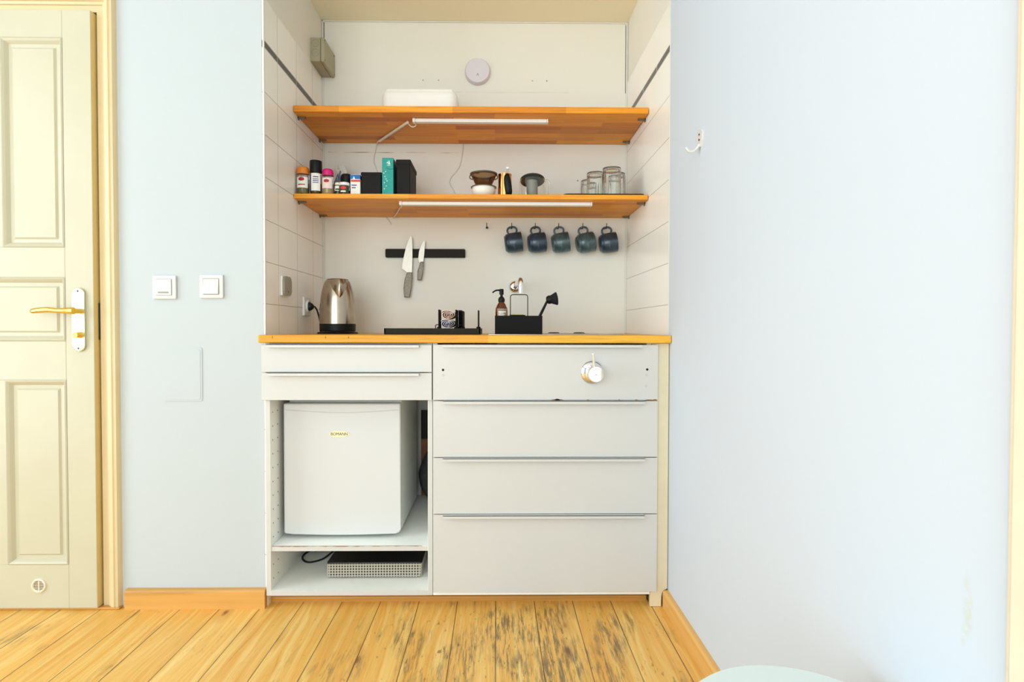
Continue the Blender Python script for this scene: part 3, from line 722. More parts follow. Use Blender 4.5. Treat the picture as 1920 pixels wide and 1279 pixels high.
t = thing('junction_box', 'grey-beige junction box high in the left corner of the niche', 'junction box', (XL, .57, 2.18))
b = B(); box(b, XL-.003, XL+.042, .492, .652, 2.183, 2.288, .004, 2); bx = part('housing', b, M['box_grey'], t)
b = B(); box(b, XL+.043, XL+.060, .490, .654, 2.181, 2.290, .006, 3); ld = part('cover', b, M['box_grey'], t)
for z in (2.262, 2.221): b = B(); lathe(b, [(.0165, -.0006), (.0165, .001), (.0145, .001), (.0145, -.0006)], (XL+.021, .492, z), 24, RX90); lathe(b, [(.006, -.0006), (.006, .0006), (.005, .0006)], (XL+.021, .492, z), 16, RX90); part('knockout', b, M['sensor'], bx)
for y in (.500, .642):
    for z in (2.192, 2.279): b = B(); cyl(b, (XL+.0598, y, z), (XL+.0606, y, z), .004, 12); part('screw', b, M['metal_dark'], ld)

t = thing('round_sensor', 'round white sensor disc on the back wall above the upper shelf', 'sensor', (-.092, YB, 2.212))
b = B(); lathe(b, [(0, 0), (.058, 0), (.060, .003), (.060, .010), (.058, .012)], (-.092, YB, 2.212), 48, RX90); part('base', b, M['disc'], t)
b = B(); lathe(b, [(.0575, .012), (.0585, .013), (.0585, .020), (.055, .026), (0, .028)], (-.092, YB, 2.212), 48, RX90); cv = part('cover', b, M['disc'], t)
b = B(); prism(b, [(-.0965, 2.186), (-.0945, 2.186), (-.0905, 2.1945), (-.0865, 2.186), (-.0845, 2.186), (-.0895, 2.198), (-.0915, 2.198)], 'y', YB-.0282, YB-.0265); part('emblem', b, M['inkgrey'], cv)

# ------------------------------------------------------------------ things on the lower shelf
SZ = L1
def jar(name, label, cat, x, y, r, zc, ztop, capm, fill, lab, labz, marks=(), capr=None, dome=True, group=None, neck=True):
    """glass jar up to zc, cap from zc to ztop"""
    t = thing(name, label, cat, (x, y, SZ), group); capr = capr or r
    b = B(); lathe(b, [(0, SZ+.0005), (r*.9, SZ+.0005), (r, SZ+.004), (r, zc-.010), (r*.93, zc-.003), (r*.93, zc)], (x, y, 0), 32); part('jar_body', b, M['jarglass'], t)
    b = B(); lathe(b, [(0, SZ+.003), (r*.86, SZ+.003), (r*.9, SZ+.006), (r*.9, labz[0]+(labz[1]-labz[0])*.45), (0, labz[0]+(labz[1]-labz[0])*.5)], (x, y, 0), 24); part('contents', b, M[fill], t)
    b = B(); h = ztop-zc
    if dome: lathe(b, [(0, zc-.002), (capr*.98, zc-.002), (capr, zc), (capr, zc+h*.55), (capr*.93, zc+h*.85), (capr*.75, ztop), (0, ztop)], (x, y, 0), 32)
    else: lathe(b, [(0, zc-.002), (capr*.98, zc-.002), (capr, zc), (capr*1.0, ztop-.002), (capr*.96, ztop), (0, ztop)], (x, y, 0), 32)
    part('cap', b, M[capm], t)
    if lab:
        b = B(); A = [bmath for bmath in range(0)]
        n = 16; span = 2.3; a0 = -PI/2-span/2
        g = [[b.verts.new((x+(r+.0004)*math.cos(a0+span*k/n), y+(r+.0004)*math.sin(a0+span*k/n), z)) for k in range(n+1)] for z in labz]
        for k in range(n): f = b.faces.new((g[0][k], g[0][k+1], g[1][k+1], g[1][k])); f.smooth = True
        lb = part('label', b, M[lab], t)
        for (m, a, zc_, w, hh, shape) in marks:      # printed marks wrapped on the label: angle, height, half width (rad), half height
            b = B(); n2 = 8; rr = r+.0008; rows = []
            for j in range(9):
                u = -1+2*j/8; ww = w*(math.sqrt(max(0, 1-u*u)) if shape == 'o' else 1)+1e-4
                rows.append([b.verts.new((x+rr*math.cos(-PI/2+a+ww*(-1+2*k/n2)), y+rr*math.sin(-PI/2+a+ww*(-1+2*k/n2)), zc_+u*hh)) for k in range(n2+1)])
            for P_, Q_ in zip(rows, rows[1:]):
                for k in range(n2): b.faces.new((P_[k], P_[k+1], Q_[k+1], Q_[k]))
            part('print', b, M[m], lb)
    return t
jar('spice_jar', 'glass herb jar with orange cap at the far left of the lower shelf', 'spice jar', -.7945, .304, .0240, 1.633, 1.661, 'orange', 'spice_green', 'label', (1.573, 1.617),
    [('red', 0, 1.608, .5, .008, 'o'), ('red', 0, 1.586, .6, .002, 'r')], capr=.0245, group=None)
jar('spice_grinder', 'tall spice grinder with black cap and navy and white label', 'spice grinder', -.743, .306, .0225, 1.640, 1.6865, 'black_soft', 'spice_dark', 'label', (1.562, 1.633),
    [('navy', -.95, 1.597, .3, .036, 'r'), ('navy', .25, 1.618, .45, .002, 'r'), ('navy', .25, 1.609, .5, .0015, 'r'), ('navy', .25, 1.602, .5, .0015, 'r'), ('navy', .25, 1.595, .5, .0015, 'r')], capr=.0243, dome=False)
jar('spice_jar', 'glass spice jar with magenta cap and pink label', 'spice jar', -.694, .306, .0220, 1.628, 1.653, 'magenta', 'spice_pale', 'label_pink', (1.572, 1.615),
    [('red', 0, 1.602, .5, .007, 'o')], capr=.0225)
jar('condiment_jar', 'tiny jar with cream lid beside the magenta-capped jar', 'jar', -.6545, .315, .0135, 1.592, 1.600, 'cream', 'spice_dark', 'label', (1.566, 1.586), [('greenlabel', .2, 1.572, .8, .003, 'r')], dome=False)
jar('condiment_jar', 'small jar with white lid and red-spotted dark label', 'jar', -.6265, .306, .0205, 1.588, 1.598, 'plug_white', 'spice_dark', 'greenlabel', (1.555, 1.585), [('red_bright', 0, 1.575, .6, .007, 'o'), ('label', 0, 1.560, .5, .003, 'r')], dome=False)
jar('condiment_jar', 'dark jar with domed black lid behind the small white-lidded jar', 'jar', -.6300, .352, .0245, 1.612, 1.645, 'black_soft', 'spice_dark', None, (1.56, 1.61))
# crumpled bag
b = B(); bmesh.ops.create_icosphere(b, subdivisions=4, radius=1); random.seed(5)
ph = [(random.uniform(3, 11), random.uniform(3, 11), random.uniform(3, 11), random.uniform(0, 6)) for _ in range(7)]
for v in b.verts:
    k = 1+sum(.05*math.sin(p[0]*v.co.x+p[1]*v.co.y+p[2]*v.co.z+p[3]) for p in ph); z = v.co.z*k
    v.co = Vector((-.684+.020*v.co.x*k+.010*z, .425+.030*v.co.y*k, SZ+.065+.062*max(-1.05, min(1.1, z)))); 
for f in b.faces: f.smooth = False
lo = min(v.co.z for v in b.verts); bmesh.ops.translate(b, verts=b.verts, vec=(0, 0, SZ-lo+.0005))
solo('snack_bag', b, mat('bluish grey foil', (132, 140, 156), .35, .5, .3, 40), 'crumpled blue-grey packet behind the small jars', 'bag', (-.684, .425, SZ))
b = B(); bmesh.ops.create_icosphere(b, subdivisions=4, radius=1)
for v in b.verts:
    k = 1+sum(.05*math.sin(p[1]*v.co.x+p[2]*v.co.y+p[0]*v.co.z+p[3]) for p in ph); z = v.co.z*k
    v.co = Vector((-.702+.036*v.co.x*k, .530+.030*v.co.y*k, SZ+.085+.086*z))
lo = min(v.co.z for v in b.verts); bmesh.ops.translate(b, verts=b.verts, vec=(0, 0, SZ-lo+.0005))
solo('clear_bag', b, mat('milky plastic film', (214, 208, 192), .35, 0, .06, 50), 'crumpled milky plastic bag at the back wall behind the black-lidded jar', 'bag', (-.702, .53, SZ))

t = thing('salt_box', 'blue, red and white salt packet left of the short black tin', 'salt packet', (-.581, .325, SZ))
x0, x1, y0, y1, zt = -.601, -.5605, .300, .350, 1.632
b = B(); box(b, x0, x1, y0, y1, SZ, zt, .003, 2); bd = part('packet_body', b, M['label'], t)
b = B(); box(b, x0-.0002, x1+.0002, y0-.0006, y0+.02, 1.613, zt-.002); part('blue_band', b, M['blue'], bd)
b = B(); box(b, x0+.003, x1+.0002, y0-.0008, y0+.001, 1.602, 1.610); part('red_band', b, M['red_bright'], bd)
b = B(); prism(b, [(-.592, 1.612), (-.580, 1.612), (-.586, 1.625)], 'y', y0-.0010, y0); part('triangle_mark', b, M['label'], bd)
b = B(); box(b, x0+.005, x0+.026, y0-.0008, y0, 1.586, 1.590); part('printed_line', b, M['navy'], bd); b = B(); box(b, x0+.006, x0+.022, y0-.0008, y0, 1.576, 1.580); part('printed_line', b, M['navy'], bd)

def tin(label, x0, x1, y0, y1, zt, lid, over=.0015):
    t = thing('storage_tin', label, 'tin', ((x0+x1)/2, (y0+y1)/2, SZ))
    b = B(); box(b, x0, x1, y0, y1, SZ, zt-lid+.002, .004, 3, only=2); part('tin_body', b, M['tin'], t)
    b = B(); box(b, x0-over, x1+over, y0-over, y1+over, zt-lid, zt, .004, 3); part('lid', b, M['tin'], t)
tin('short square black tin beside the teal carton', -.5565, -.4735, .300, .390, 1.642, .014)
tin('tall black tin right of the teal carton', -.4120, -.3560, .300, .470, 1.694, .020, .0025)
t = thing('teal_carton', 'narrow teal carton with pale print between the two black tins', 'carton', (-.4445, .34, SZ))
x0, x1, y0, zt = -.4695, -.4235, .293, 1.6985
b = B(); box(b, x0, x1, y0, .400, SZ, zt, .0008, 1); bd = part('carton_body', b, [M['teal'], M['teal_dark']], t)
for f in bd.data.polygons:
    if abs(f.normal.x) > .9: f.material_index = 1
b = B(); prism(b, [(-.4455, 1.672), (-.4355, 1.672), (-.4405, 1.689)], 'y', y0-.0006, y0); prism(b, [(-.452, 1.677), (-.4465, 1.675), (-.444, 1.685)], 'y', y0-.0006, y0); box(b, -.449, -.436, y0-.0006, y0, 1.667, 1.669)
part('emblem', b, M['motif'], bd)
for (x, z) in ((-.462, 1.636), (-.455, 1.643), (-.453, 1.612), (-.460, 1.597), (-.4525, 1.584), (-.460, 1.572), (-.449, 1.604), (-.458, 1.622)):
    r_ = .0026; b = B(); prism(b, [(x-r_, z), (x, z-r_), (x+r_, z), (x, z+r_)], 'y', y0-.0006, y0); part('printed_fleck', b, M['motif'], bd)
b = B(); prism(b, [(-.4525, 1.6595), (-.437, 1.652), (-.4236, 1.655), (-.4236, 1.6525), (-.437, 1.650), (-.453, 1.657)], 'y', y0-.0005, y0); part('fold_line', b, M['teal_dark'], bd)

# coffee dripper on bowl
dx, dy = -.0555, .345
b = B(); lathe(b, [(0, .0), (.030, 0), (.034, .003), (.046, .014), (.0505, .030), (.0475, .0425), (.0455, .0425), (.0482, .030), (.043, .016), (.028, .007), (0, .006)], (dx, dy, SZ), 40)
solo('white_bowl', b, M['bowl'], 'small off-white bowl under the brown coffee dripper', 'bowl', (dx, dy, SZ))
t = thing('coffee_dripper', 'smoky brown coffee dripper resting on the small off-white bowl', 'coffee dripper', (dx, dy, SZ+.043))
z0 = SZ+.0430
b = B(); lathe(b, [(.0, .000), (.054, .0), (.054, .002), (.030, .003), (.032, .006), (.0555, .055), (.0565, .057), (.0545, .0575), (.030, .008), (0, .007)], (dx, dy, z0), 48, rib=None); part('cone', b, M['brownglass'], t)
b = B(); lathe(b, [(.052, .050), (.0575, .054), (.0578, .058), (.054, .0585), (.052, .056)], (dx, dy, z0), 40); part('rim', b, mat('brown plastic rim', (92, 76, 58), .35), t)
for s in (-1, 1):
    b = B(); tube(b, [(dx+s*.050, dy, z0+.052), (dx+s*.0575, dy, z0+.050), (dx+s*.057, dy, z0+.040), (dx+s*.046, dy, z0+.034)], .0024, 8, 5); part('grip', b, mat('brown plastic grip', (100, 84, 66), .35), t)
b = B(); bmesh.ops.create_uvsphere(b, u_segments=14, v_segments=8, radius=.008)
for v in b.verts: v.co = Vector((v.co.x*1.4+dx-.026, v.co.y+dy-.02, v.co.z*.8+z0+.060))
part('scoop', b, mat('dark brown scoop', (70, 62, 46), .5), t)

# copper pot with black handle
cx, cy = .0335, .350
t = thing('copper_pot', 'small copper coffee pot with black handle', 'coffee pot', (cx, cy, SZ))
b = B(); lathe(b, [(0, 0), (.029, 0), (.0295, .002), (.0275, .090), (.0285, .096), (.0270, .0965), (.026, .010), (0, .008)], (cx, cy, SZ), 40); part('pot_body', b, M['copper'], t)
b = B(); lathe(b, [(0, 0), (.0282, 0), (.0285, .003), (.020, .005), (0, .0055)], (cx, cy, SZ+.0968), 32); part('lid', b, M['copper'], t)
b = B(); box(b, cx+.006, cx+.014, cy-.006, cy+.006, SZ+.101, SZ+.124, .002); part('lid_bracket', b, M['steel'], t)
b = B(); box(b, cx+.004, cx+.018, cy-.008, cy+.008, SZ+.122, SZ+.131, .003); part('lid_knob', b, M['plug_white'], t)
b = B(); tube(b, [(cx+.014, cy-.030, SZ+.008), (cx+.016, cy-.042, SZ+.014), (cx+.013, cy-.045, SZ+.035), (cx+.010, cy-.046, SZ+.058), (cx+.008, cy-.044, SZ+.078), (cx+.010, cy-.031, SZ+.088)], lambda q: .0095+.006*math.sin(PI*min(1, q*1.05)), 14, 5); part('handle', b, M['black_soft'], t)

# glass teapot
gx, gy = .150, .365
t = thing('glass_teapot', 'clear glass teapot with dark strainer lid on the lower shelf', 'teapot', (gx, gy, SZ))
b = B(); lathe(b, [(0, 0), (.052, 0), (.056, .004), (.056, .070), (.052, .084), (.0505, .084), (.0540, .070), (.0540, .006), (.050, .0025), (0, .0022)], (gx, gy, SZ), 48); part('glass_body', b, M['glass'], t)
b = B(); tl = Matrix.Rotation(math.radians(-19), 3, 'X'); lathe(b, [(0, 0), (.050, 0), (.053, .001), (.053, .003), (.050, .004), (0, .004)], (gx, gy, SZ+.078), 48, tl); part('strainer_lid', b, M['gray_lid'], t)
b = B(); lathe(b, [(.023, .012), (.0235, .012), (.0235, .078), (.023, .078)], (gx-.001, gy, SZ), 32); part('infuser', b, mat('grey mesh infuser', (150, 146, 134), .5, .2, .12, 300), t)
b = B(); tube(b, [(gx+.050, gy, SZ+.078), (gx+.064, gy, SZ+.080), (gx+.073, gy, SZ+.068), (gx+.074, gy, SZ+.040), (gx+.068, gy, SZ+.012), (gx+.056, gy, SZ+.008)], .0042, 10, 6); part('handle', b, M['glass'], t)

b = B(); prism(b, rrect(.336, .295, .02, 5, .444, .4475), 'z', SZ, SZ+.003)
for (w, h, z0, z1) in ((.336, .295, .003, .010),):
    o_ = rrect(w, h, .02, 5, .444, .4475); i_ = rrect(w-.008, h-.008, .016, 5, .444, .4475); n = len(o_)
    A = [b.verts.new((p[0], p[1], SZ+z0)) for p in o_]; C = [b.verts.new((p[0], p[1], SZ+z1)) for p in o_]; D = [b.verts.new((p[0], p[1], SZ+z1)) for p in i_]; E_ = [b.verts.new((p[0], p[1], SZ+z0)) for p in i_]
    for k in range(n):
        j = (k+1) % n
        b.faces.new((A[k], A[j], C[j], C[k])); b.faces.new((C[k], C[j], D[j], D[k])); b.faces.new((D[k], D[j], E_[j], E_[k]))
solo('serving_tray', b, M['trayblack'], 'thin dark tray under the drinking glasses', 'tray', (.444, .4475, SZ))
b = B()
prof = [(0, .118), (.030, .118), (.0335, .1195), (.0365, .122), (.0375, .116), (.0375, .010), (.0370, .0), (.0350, .0), (.0352, .010), (.0352, .108), (.033, .112), (0, .113)]
lathe(b, prof, (0, 0, 0), 96, rib=(20, .022))
GL = 'upturned ribbed glasses on the tray'
g0 = solo('drinking_glass', b, M['glass'], 'frontmost and tallest-looking of the ribbed glasses on the dark tray', 'glass', (0, 0, 0), GL); g0.location = (.4817, .343, SZ+.0035)
for (x, y, l) in ((.4270, .415, 'ribbed glass directly left of the frontmost one on the tray'), (.4200, .540, 'ribbed glass furthest back and leftmost on the dark tray'), (.5190, .425, 'ribbed glass half hidden behind the frontmost one, nearest the tiles')):
    c = copy_tree(g0); c.location = (x, y, SZ+.0035); c['label'] = l

# ------------------------------------------------------------------ hooks and mugs
hz = 1.481
def hook_bm():
    b = B(); lathe(b, [(0, 0), (.006, 0), (.006, .0015), (.002, .003), (0, .003)], (0, 0, 0), 14, RX90)
    tube(b, [(0, 0, 0), (0, -.018, 0), (0, -.030, -.003), (0, -.046, -.012), (0, -.056, -.008), (0, -.060, .006), (0, -.060, .012)], .0018, 8, 5)
    return b
hxs = [-.047, .069, .179, .288, .401, .512]
h0 = solo('cup_hook', hook_bm(), M['metal_dark'], 'empty dark hook left of the row of mugs', 'hook', (0, 0, 0), 'cup hooks under the lower shelf'); h0.location = (hxs[0], YB, hz)
ordn = ['leftmost', 'second', 'middle', 'fourth', 'rightmost']
t = thing('mug', 'x', 'mug', (0, 0, 0), 'blue mugs hanging from the hooks')
b = B()
prof = [(0, -.040), (.030, -.040), (.034, -.039), (.043, -.028), (.0465, -.010), (.0475, .012), (.0465, .040), (.0455, .041), (.0440, .040), (.0450, .012), (.0440, -.010), (.040, -.027), (.030, -.035), (0, -.036)]
lathe(b, prof, (0, 0, 0), 48); part('cup', b, M['mug'], t, local=True)
b = B(); tube(b, [(-.042, 0, .018), (-.056, 0, .024), (-.069, 0, .018), (-.074, 0, .002), (-.069, 0, -.014), (-.056, 0, -.020), (-.041, 0, -.014)], .0046, 12, 6); part('handle', b, M['metal_dark'] if 0 else M['mug'], t, local=True)
mug0 = t
for k, x in enumerate(hxs[1:]):
    h = h0.copy(); COL.objects.link(h); h.location = (x, YB, hz)
    h['label'] = 'dark hook holding the %s mug' % (ordn[k] if k in (0, 2, 4) else ordn[k]+' from left') if k != 2 else 'dark hook holding the middle mug of five'
    m = mug0 if k == 0 else copy_tree(mug0)
    tilt = math.radians((8, 7, 9, 12, 8)[k]); yaw = math.radians((0, 4, -3, 5, -4)[k])
    # local -x is the handle side (up), local z is the opening (to the right)
    m.rotation_mode = 'XYZ'
    R_ = Matrix.Rotation(yaw, 3, 'Z') @ Matrix.Rotation(PI/2-tilt, 3, 'Y')
    m.rotation_euler = R_.to_euler()
    # hang: inside of the handle ring (local x=-.0695) rests on the hook at z=hz-.010
    hp = R_ @ Vector((-.0690, 0, .002)); m.location = Vector((x, YB-.052, hz-.0105))-hp
    m['label'] = ['leftmost of the five blue mugs on hooks', 'second mug from the left, dark blue', 'greenish-blue mug in the middle of the five', 'greenish-blue mug second from the right', 'rightmost of the five blue mugs, nearest the tiled corner'][k]
    if k in (2, 3):
        for ch in [q for q in bpy.data.objects if q.parent == m]:
            ch.data = ch.data.copy(); ch.data.materials[0] = M['mug_green']

# ------------------------------------------------------------------ magnetic strip and knives
b = B(); prism(b, rrect(.377, .040, .005, 4, -.3385, 1.357), 'y', YB-.018, YB, bev=.001)
solo('magnetic_strip', b, M['strip'], 'long black magnetic knife strip on the back wall', 'knife rack', (-.3385, YB, 1.337))
KY = YB-.0215
def pxw(pts, d=2.6045, sx=931.3, sy=615.5):   # millimetre table of the outlines measured in the wall's plane
    return [((p[0]-sx)*d/1030, 1.0027+(sy-p[1])*d/1030) for p in pts]
def knife(label, blade, handle, loc):
    t = thing('kitchen_knife', label, 'knife', loc)
    b = B(); prism(b, blade, 'y', KY, KY+.002); part('blade', b, M['steel_knife'], t)
    b = B(); prism(b, handle, 'y', KY-.006, KY+.009, bev=.003); hd = part('handle', b, M['steel_handle'], t)
    return t
bl = [(-.405, 1.438), (-.4005, 1.424), (-.3985, 1.395), (-.3985, 1.330), (-.4010, 1.262), (-.4200, 1.262), (-.4330, 1.274), (-.4480, 1.284), (-.4440, 1.318), (-.4310, 1.374), (-.4190, 1.412)]
hd = [(-.4005, 1.266), (-.4000, 1.240), (-.4040, 1.200), (-.4110, 1.148), (-.4370, 1.148), (-.4400, 1.190), (-.4340, 1.235), (-.4230, 1.266)]
knife('large steel chef\'s knife on the black magnetic strip', bl, hd, (-.42, KY, 1.148))
bl = [(-.3415, 1.417), (-.3390, 1.402), (-.3430, 1.350), (-.3480, 1.312), (-.3650, 1.312), (-.3710, 1.330), (-.3670, 1.366), (-.3530, 1.400)]
hd = [(-.3460, 1.316), (-.3480, 1.280), (-.3560, 1.229), (-.3750, 1.229), (-.3740, 1.270), (-.3600, 1.316)]
knife('small steel paring knife right of the large knife', bl, hd, (-.357, KY, 1.229))

# ------------------------------------------------------------------ worktop things
WZ = ZT
kx, ky = -.672, .360
t = thing('electric_kettle', 'brushed steel electric kettle on its black base in the left corner', 'kettle', (kx, ky, WZ))
b = B(); lathe(b, [(0, 0), (.082, 0), (.084, .003), (.080, .007), (.070, .010), (0, .010)], (kx, ky, WZ), 48); part('power_base', b, M['black_soft'], t)
b = B(); lathe(b, [(0, .011), (.070, .011), (.0735, .014), (.0742, .042), (0, .042)], (kx, ky, WZ), 48); part('foot_ring', b, M['black_soft'], t)
sp = Vector((.42, -1, 0)).normalized(); sa = math.atan2(sp.y, sp.x)
def kr(r, a, z):
    # pinch the jug out towards the spout near the top
    d = (a-sa+PI) % (2*PI)-PI; k = max(0, (z-.150)/.090)
    return r
b = B(); lathe(b, [(.0740, .042), (.0742, .060), (.0728, .100), (.0700, .138), (.0655, .172), (.0600, .196), (.0530, .216), (.0460, .226), (.0440, .2272)], (kx, ky, WZ), 64); bd = part('jug', b, M['steel'], t)
# spout: V-shaped beak
b = B(); nrm = sp; side = Vector((-sp.y, sp.x, 0)); C0 = Vector((kx, ky, WZ)); rows = []
for (z, w, out) in ((.148, .002, .0005), (.161, .014, .006), (.181, .027, .013), (.200, .036, .020), (.216, .041, .026), (.226, .041, .027)):
    rz = {.148: .0688, .161: .067, .181: .0637, .200: .0590, .216: .0530, .226: .0460}[z]
    row = []
    for k in range(9):
        u = -1+k/4; ang = u*w/rz; base = Vector((math.cos(sa+ang), math.sin(sa+ang), 0))*(rz-.001)
        o_ = (1-abs(u)**1.3)*out
        row.append(b.verts.new(C0+base+nrm*o_+Vector((0, 0, z))))
    rows.append(row)
for P_, Q_ in zip(rows, rows[1:]):
    for k in range(8): f = b.faces.new((P_[k], P_[k+1], Q_[k+1], Q_[k])); f.smooth = True
b.faces.new(rows[-1]); part('spout', b, M['steel'], t)
b = B(); lathe(b, [(.0440, .2268), (.0445, .2288), (.030, .2312), (0, .2316)], (kx, ky, WZ), 48); part('lid', b, M['black_soft'], t)
hb = -sp
b = B(); tube(b, [C0+hb*.045+Vector((0, 0, .216)), C0+hb*.070+Vector((0, 0, .218)), C0+hb*.102+Vector((0, 0, .215)), C0+hb*.112+Vector((0, 0, .150)), C0+hb*.104+Vector((0, 0, .080)), C0+hb*.078+Vector((0, 0, .055))], .010, 12, 6, flat=1.4); part('handle', b, M['black_soft'], t)
b = B(); tube(b, [(kx-.060, ky+.045, WZ+.004), (kx-.085, ky+.075, WZ+.004), (kx-.100, ky+.085, WZ+.012), (kx-.102, ky+.085, 1.03), (kx-.108, ky+.070, 1.075), (XL+.040, .412, 1.093), (XL+.034, .411, 1.094)], .0034, 8, 6); cd = part('power_cord', b, M['cord'], t)

t = thing('power_socket', 'white wall socket on the left tiles beside the kettle', 'socket', (XL, .41, 1.095))
b = B(); box(b, XL, XL+.010, .368, .450, 1.054, 1.136, .004, 3); part('frame', b, M['plug_white'], t)
b = B(); RYm = Matrix.Rotation(PI/2, 3, 'Y'); lathe(b, [(.027, .0098), (.027, .016), (.0235, .018), (.020, .016), (.020, .010)], (XL, .409, 1.095), 32, RYm); part('socket_insert', b, M['plug_white'], t)
b = B(); lathe(b, [(0, .0105), (.018, .0105), (.018, .022), (.013, .030), (.006, .036), (0, .037)], (XL, .409, 1.095), 24, RYm)
solo('power_plug', b, M['cord'], 'black plug of the kettle pushed into the left wall socket', 'plug', (XL+.012, .409, 1.09))
t = thing('thermostat', 'small rounded control box with shade-toned face on the left tiles', 'sensor', (XL, .168, 1.127))
b = B(); box(b, XL, XL+.010, .130, .206, 1.126, 1.202, .004, 3); part('housing', b, M['plug_white'], t)
b = B(); prism(b, rrect(.074, .074, .016, 6, .168, 1.164), 'x', XL+.010, XL+.018, bev=.003); fc = part('face', b, M['sensor'], t, 'shaded face')  # grey-brown of the face is shade put into its colour
b = B(); cyl(b, (XL+.0178, .168, 1.142), (XL+.0186, .168, 1.142), .003, 10); part('button', b, M['metal_dark'], fc)

# dish rack with rolled cloths
t = thing('dish_rack', 'flat dark drying tray with upright slats on the worktop', 'dish rack', (-.24, .28, WZ))
b = B(); x0, x1, y0, y1 = -.430, -.063, .13, .42
box(b, x0, x1, y0, y1, WZ+.0, WZ+.006, .002)
for (a, c_, d_, e_) in ((x0, x1, y0, y0+.006), (x0, x1, y1-.006, y1), (x0, x0+.006, y0, y1), (x1-.006, x1, y0, y1)): box(b, a, c_, d_, e_, WZ+.003, WZ+.024, .001)
part('tray', b, M['trayblack'], t)
b = B()
for k in range(9): box(b, x0+.006, x1-.006, y0+.025+.03*k, y0+.031+.03*k, WZ+.018, WZ+.023)
part('grid', b, M['trayblack'], t)
K = 2.13/1030
for (px, ya, yb, zt, w) in ((823, .15, .22, 1.0745, .005), (855, .15, .24, 1.074, .005), (860.5, .19, .26, 1.074, .004), (864, .20, .29, 1.074, .004), (867.5, .17, .27, 1.070, .004), (897, .15, .20, 1.072, .005)):
    x = (px-931.3)*(ya+1.97)/1030
    b = B(); box(b, x-w/2, x+w/2, ya, yb, WZ+.023, zt, .001, 1); box(b, x-.008, x+.008, ya+.01, ya+.02, WZ+.021, WZ+.030, .002); part('slat', b, M['black'], t)
b = B(); tube(b, [(-.236, .16, WZ+.024), (-.236, .16, WZ+.036), (-.222, .16, WZ+.038), (-.214, .16, WZ+.036)], .0018, 8, 3); tube(b, [(-.158, .16, WZ+.036), (-.132, .16, WZ+.036)], .0018, 8); part('wire_guide', b, M['black'], t)
def roll(label, cx, cz, rx, rz, m, z0=0):
    b = B(); n = 90; turns = 3.4; th = .0022; y0, y1 = .150, .300
    def pt(i, o):
        a = 2*PI*turns*i/n; k = .12+.88*i/n; w = 1+.05*math.sin(3*a+1)
        return (cx+(rx*k*w+o)*math.cos(a), cz+(rz*k*w+o)*math.sin(a))
    inn = [[b.verts.new((pt(i, -th)[0], y, pt(i, -th)[1])) for y in (y0, y1)] for i in range(n+1)]
    out = [[b.verts.new((pt(i, 0)[0], y, pt(i, 0)[1])) for y in (y0+.002, y1-.002)] for i in range(n+1)]
    for i in range(n):
        for (p, q_, r_, s_) in ((inn[i][0], inn[i+1][0], inn[i+1][1], inn[i][1]), (out[i][0], out[i][1], out[i+1][1], out[i+1][0]), (inn[i][0], out[i][0], out[i+1][0], inn[i+1][0]), (inn[i][1], inn[i+1][1], out[i+1][1], out[i][1])):
            f = b.faces.new((p, q_, r_, s_)); f.smooth = True
    b.faces.new((inn[-1][0], out[-1][0], out[-1][1], inn[-1][1]))
    solo('rolled_cloth', b, M[m], label, 'cloth', (cx, .2, cz-rz), 'rolled cloths in the dish rack')
roll('pink rolled cloth lying on top of the lilac one in the dish rack', -.1890, 1.0540, .0300, .0185, 'cloth_pink')
roll('lilac and white rolled cloth under the pink one in the dish rack', -.1910, 1.0195, .0305, .0180, 'cloth_lilac')

# sink caddy with bottle, sponge, brush
cx0, cx1, cy0, cy1, cz1 = -.0070, .1760, .145, .225, 1.0510
WZ2 = ZT+.0022
t = thing('sink_caddy', 'black sink caddy with a tall wire handle', 'caddy', (.085, .18, WZ2))
b = B()
box(b, cx0, cx1, cy0, cy1, WZ2, WZ2+.003)
for (a, c_, d_, e_) in ((cx0, cx1, cy0, cy0+.003), (cx0, cx1, cy1-.003, cy1), (cx0, cx0+.003, cy0+.003, cy1-.003), (cx1-.003, cx1, cy0+.003, cy1-.003)): box(b, a, c_, d_, e_, WZ2+.003, cz1)
box(b, .050, .110, cy0+.0031, cy0+.030, WZ2+.003, cz1+.0035)
part('trough', b, M['black'], t)
b = B(); hx0, hx1, ht = .0535, .1215, 1.1345; yh = .186
P_ = [(hx0, yh, WZ2+.003), (hx0, yh, ht-.010)]+[(hx0+.010-.010*math.cos(a), yh, ht-.010+.010*math.sin(a)) for a in (PI/8, PI/4, 3*PI/8, PI/2)]
P_ += [(hx1-.010+.010*math.sin(a), yh, ht-.010+.010*math.cos(a)) for a in (0, PI/8, PI/4, 3*PI/8, PI/2)]+[(hx1, yh, WZ2+.003)]
tube(b, P_, .0019, 10); part('wire_handle', b, mat('dark bronze wire', (62, 54, 40), .45, .5), t)
bx_, by_ = .0185, .185; zb = WZ2+.003
t = thing('soap_bottle', 'amber soap bottle with black pump in the sink caddy', 'soap dispenser', (bx_, by_, zb))
b = B(); lathe(b, [(0, 0), (.022, 0), (.0240, .003), (.0243, .085), (.0232, .097), (.0160, .113), (.0105, .121), (.0100, .130), (.0085, .130), (.0088, .121), (.0145, .112), (.0217, .096), (.0228, .084), (.0224, .005), (0, .004)], (bx_, by_, zb), 40); part('bottle', b, M['amber'], t)
b = B(); lathe(b, [(0, .005), (.0218, .005), (.0222, .074), (0, .074)], (bx_, by_, zb), 28); part('soap', b, mat('brown soap', (112, 78, 40), .4), t)
b = B(); n = 12; rr = .0247
g = [[b.verts.new((bx_+rr*math.cos(-PI/2-.75+1.7*k/n), by_+rr*math.sin(-PI/2-.75+1.7*k/n), zb+z)) for k in range(n+1)] for z in (.064, .096)]
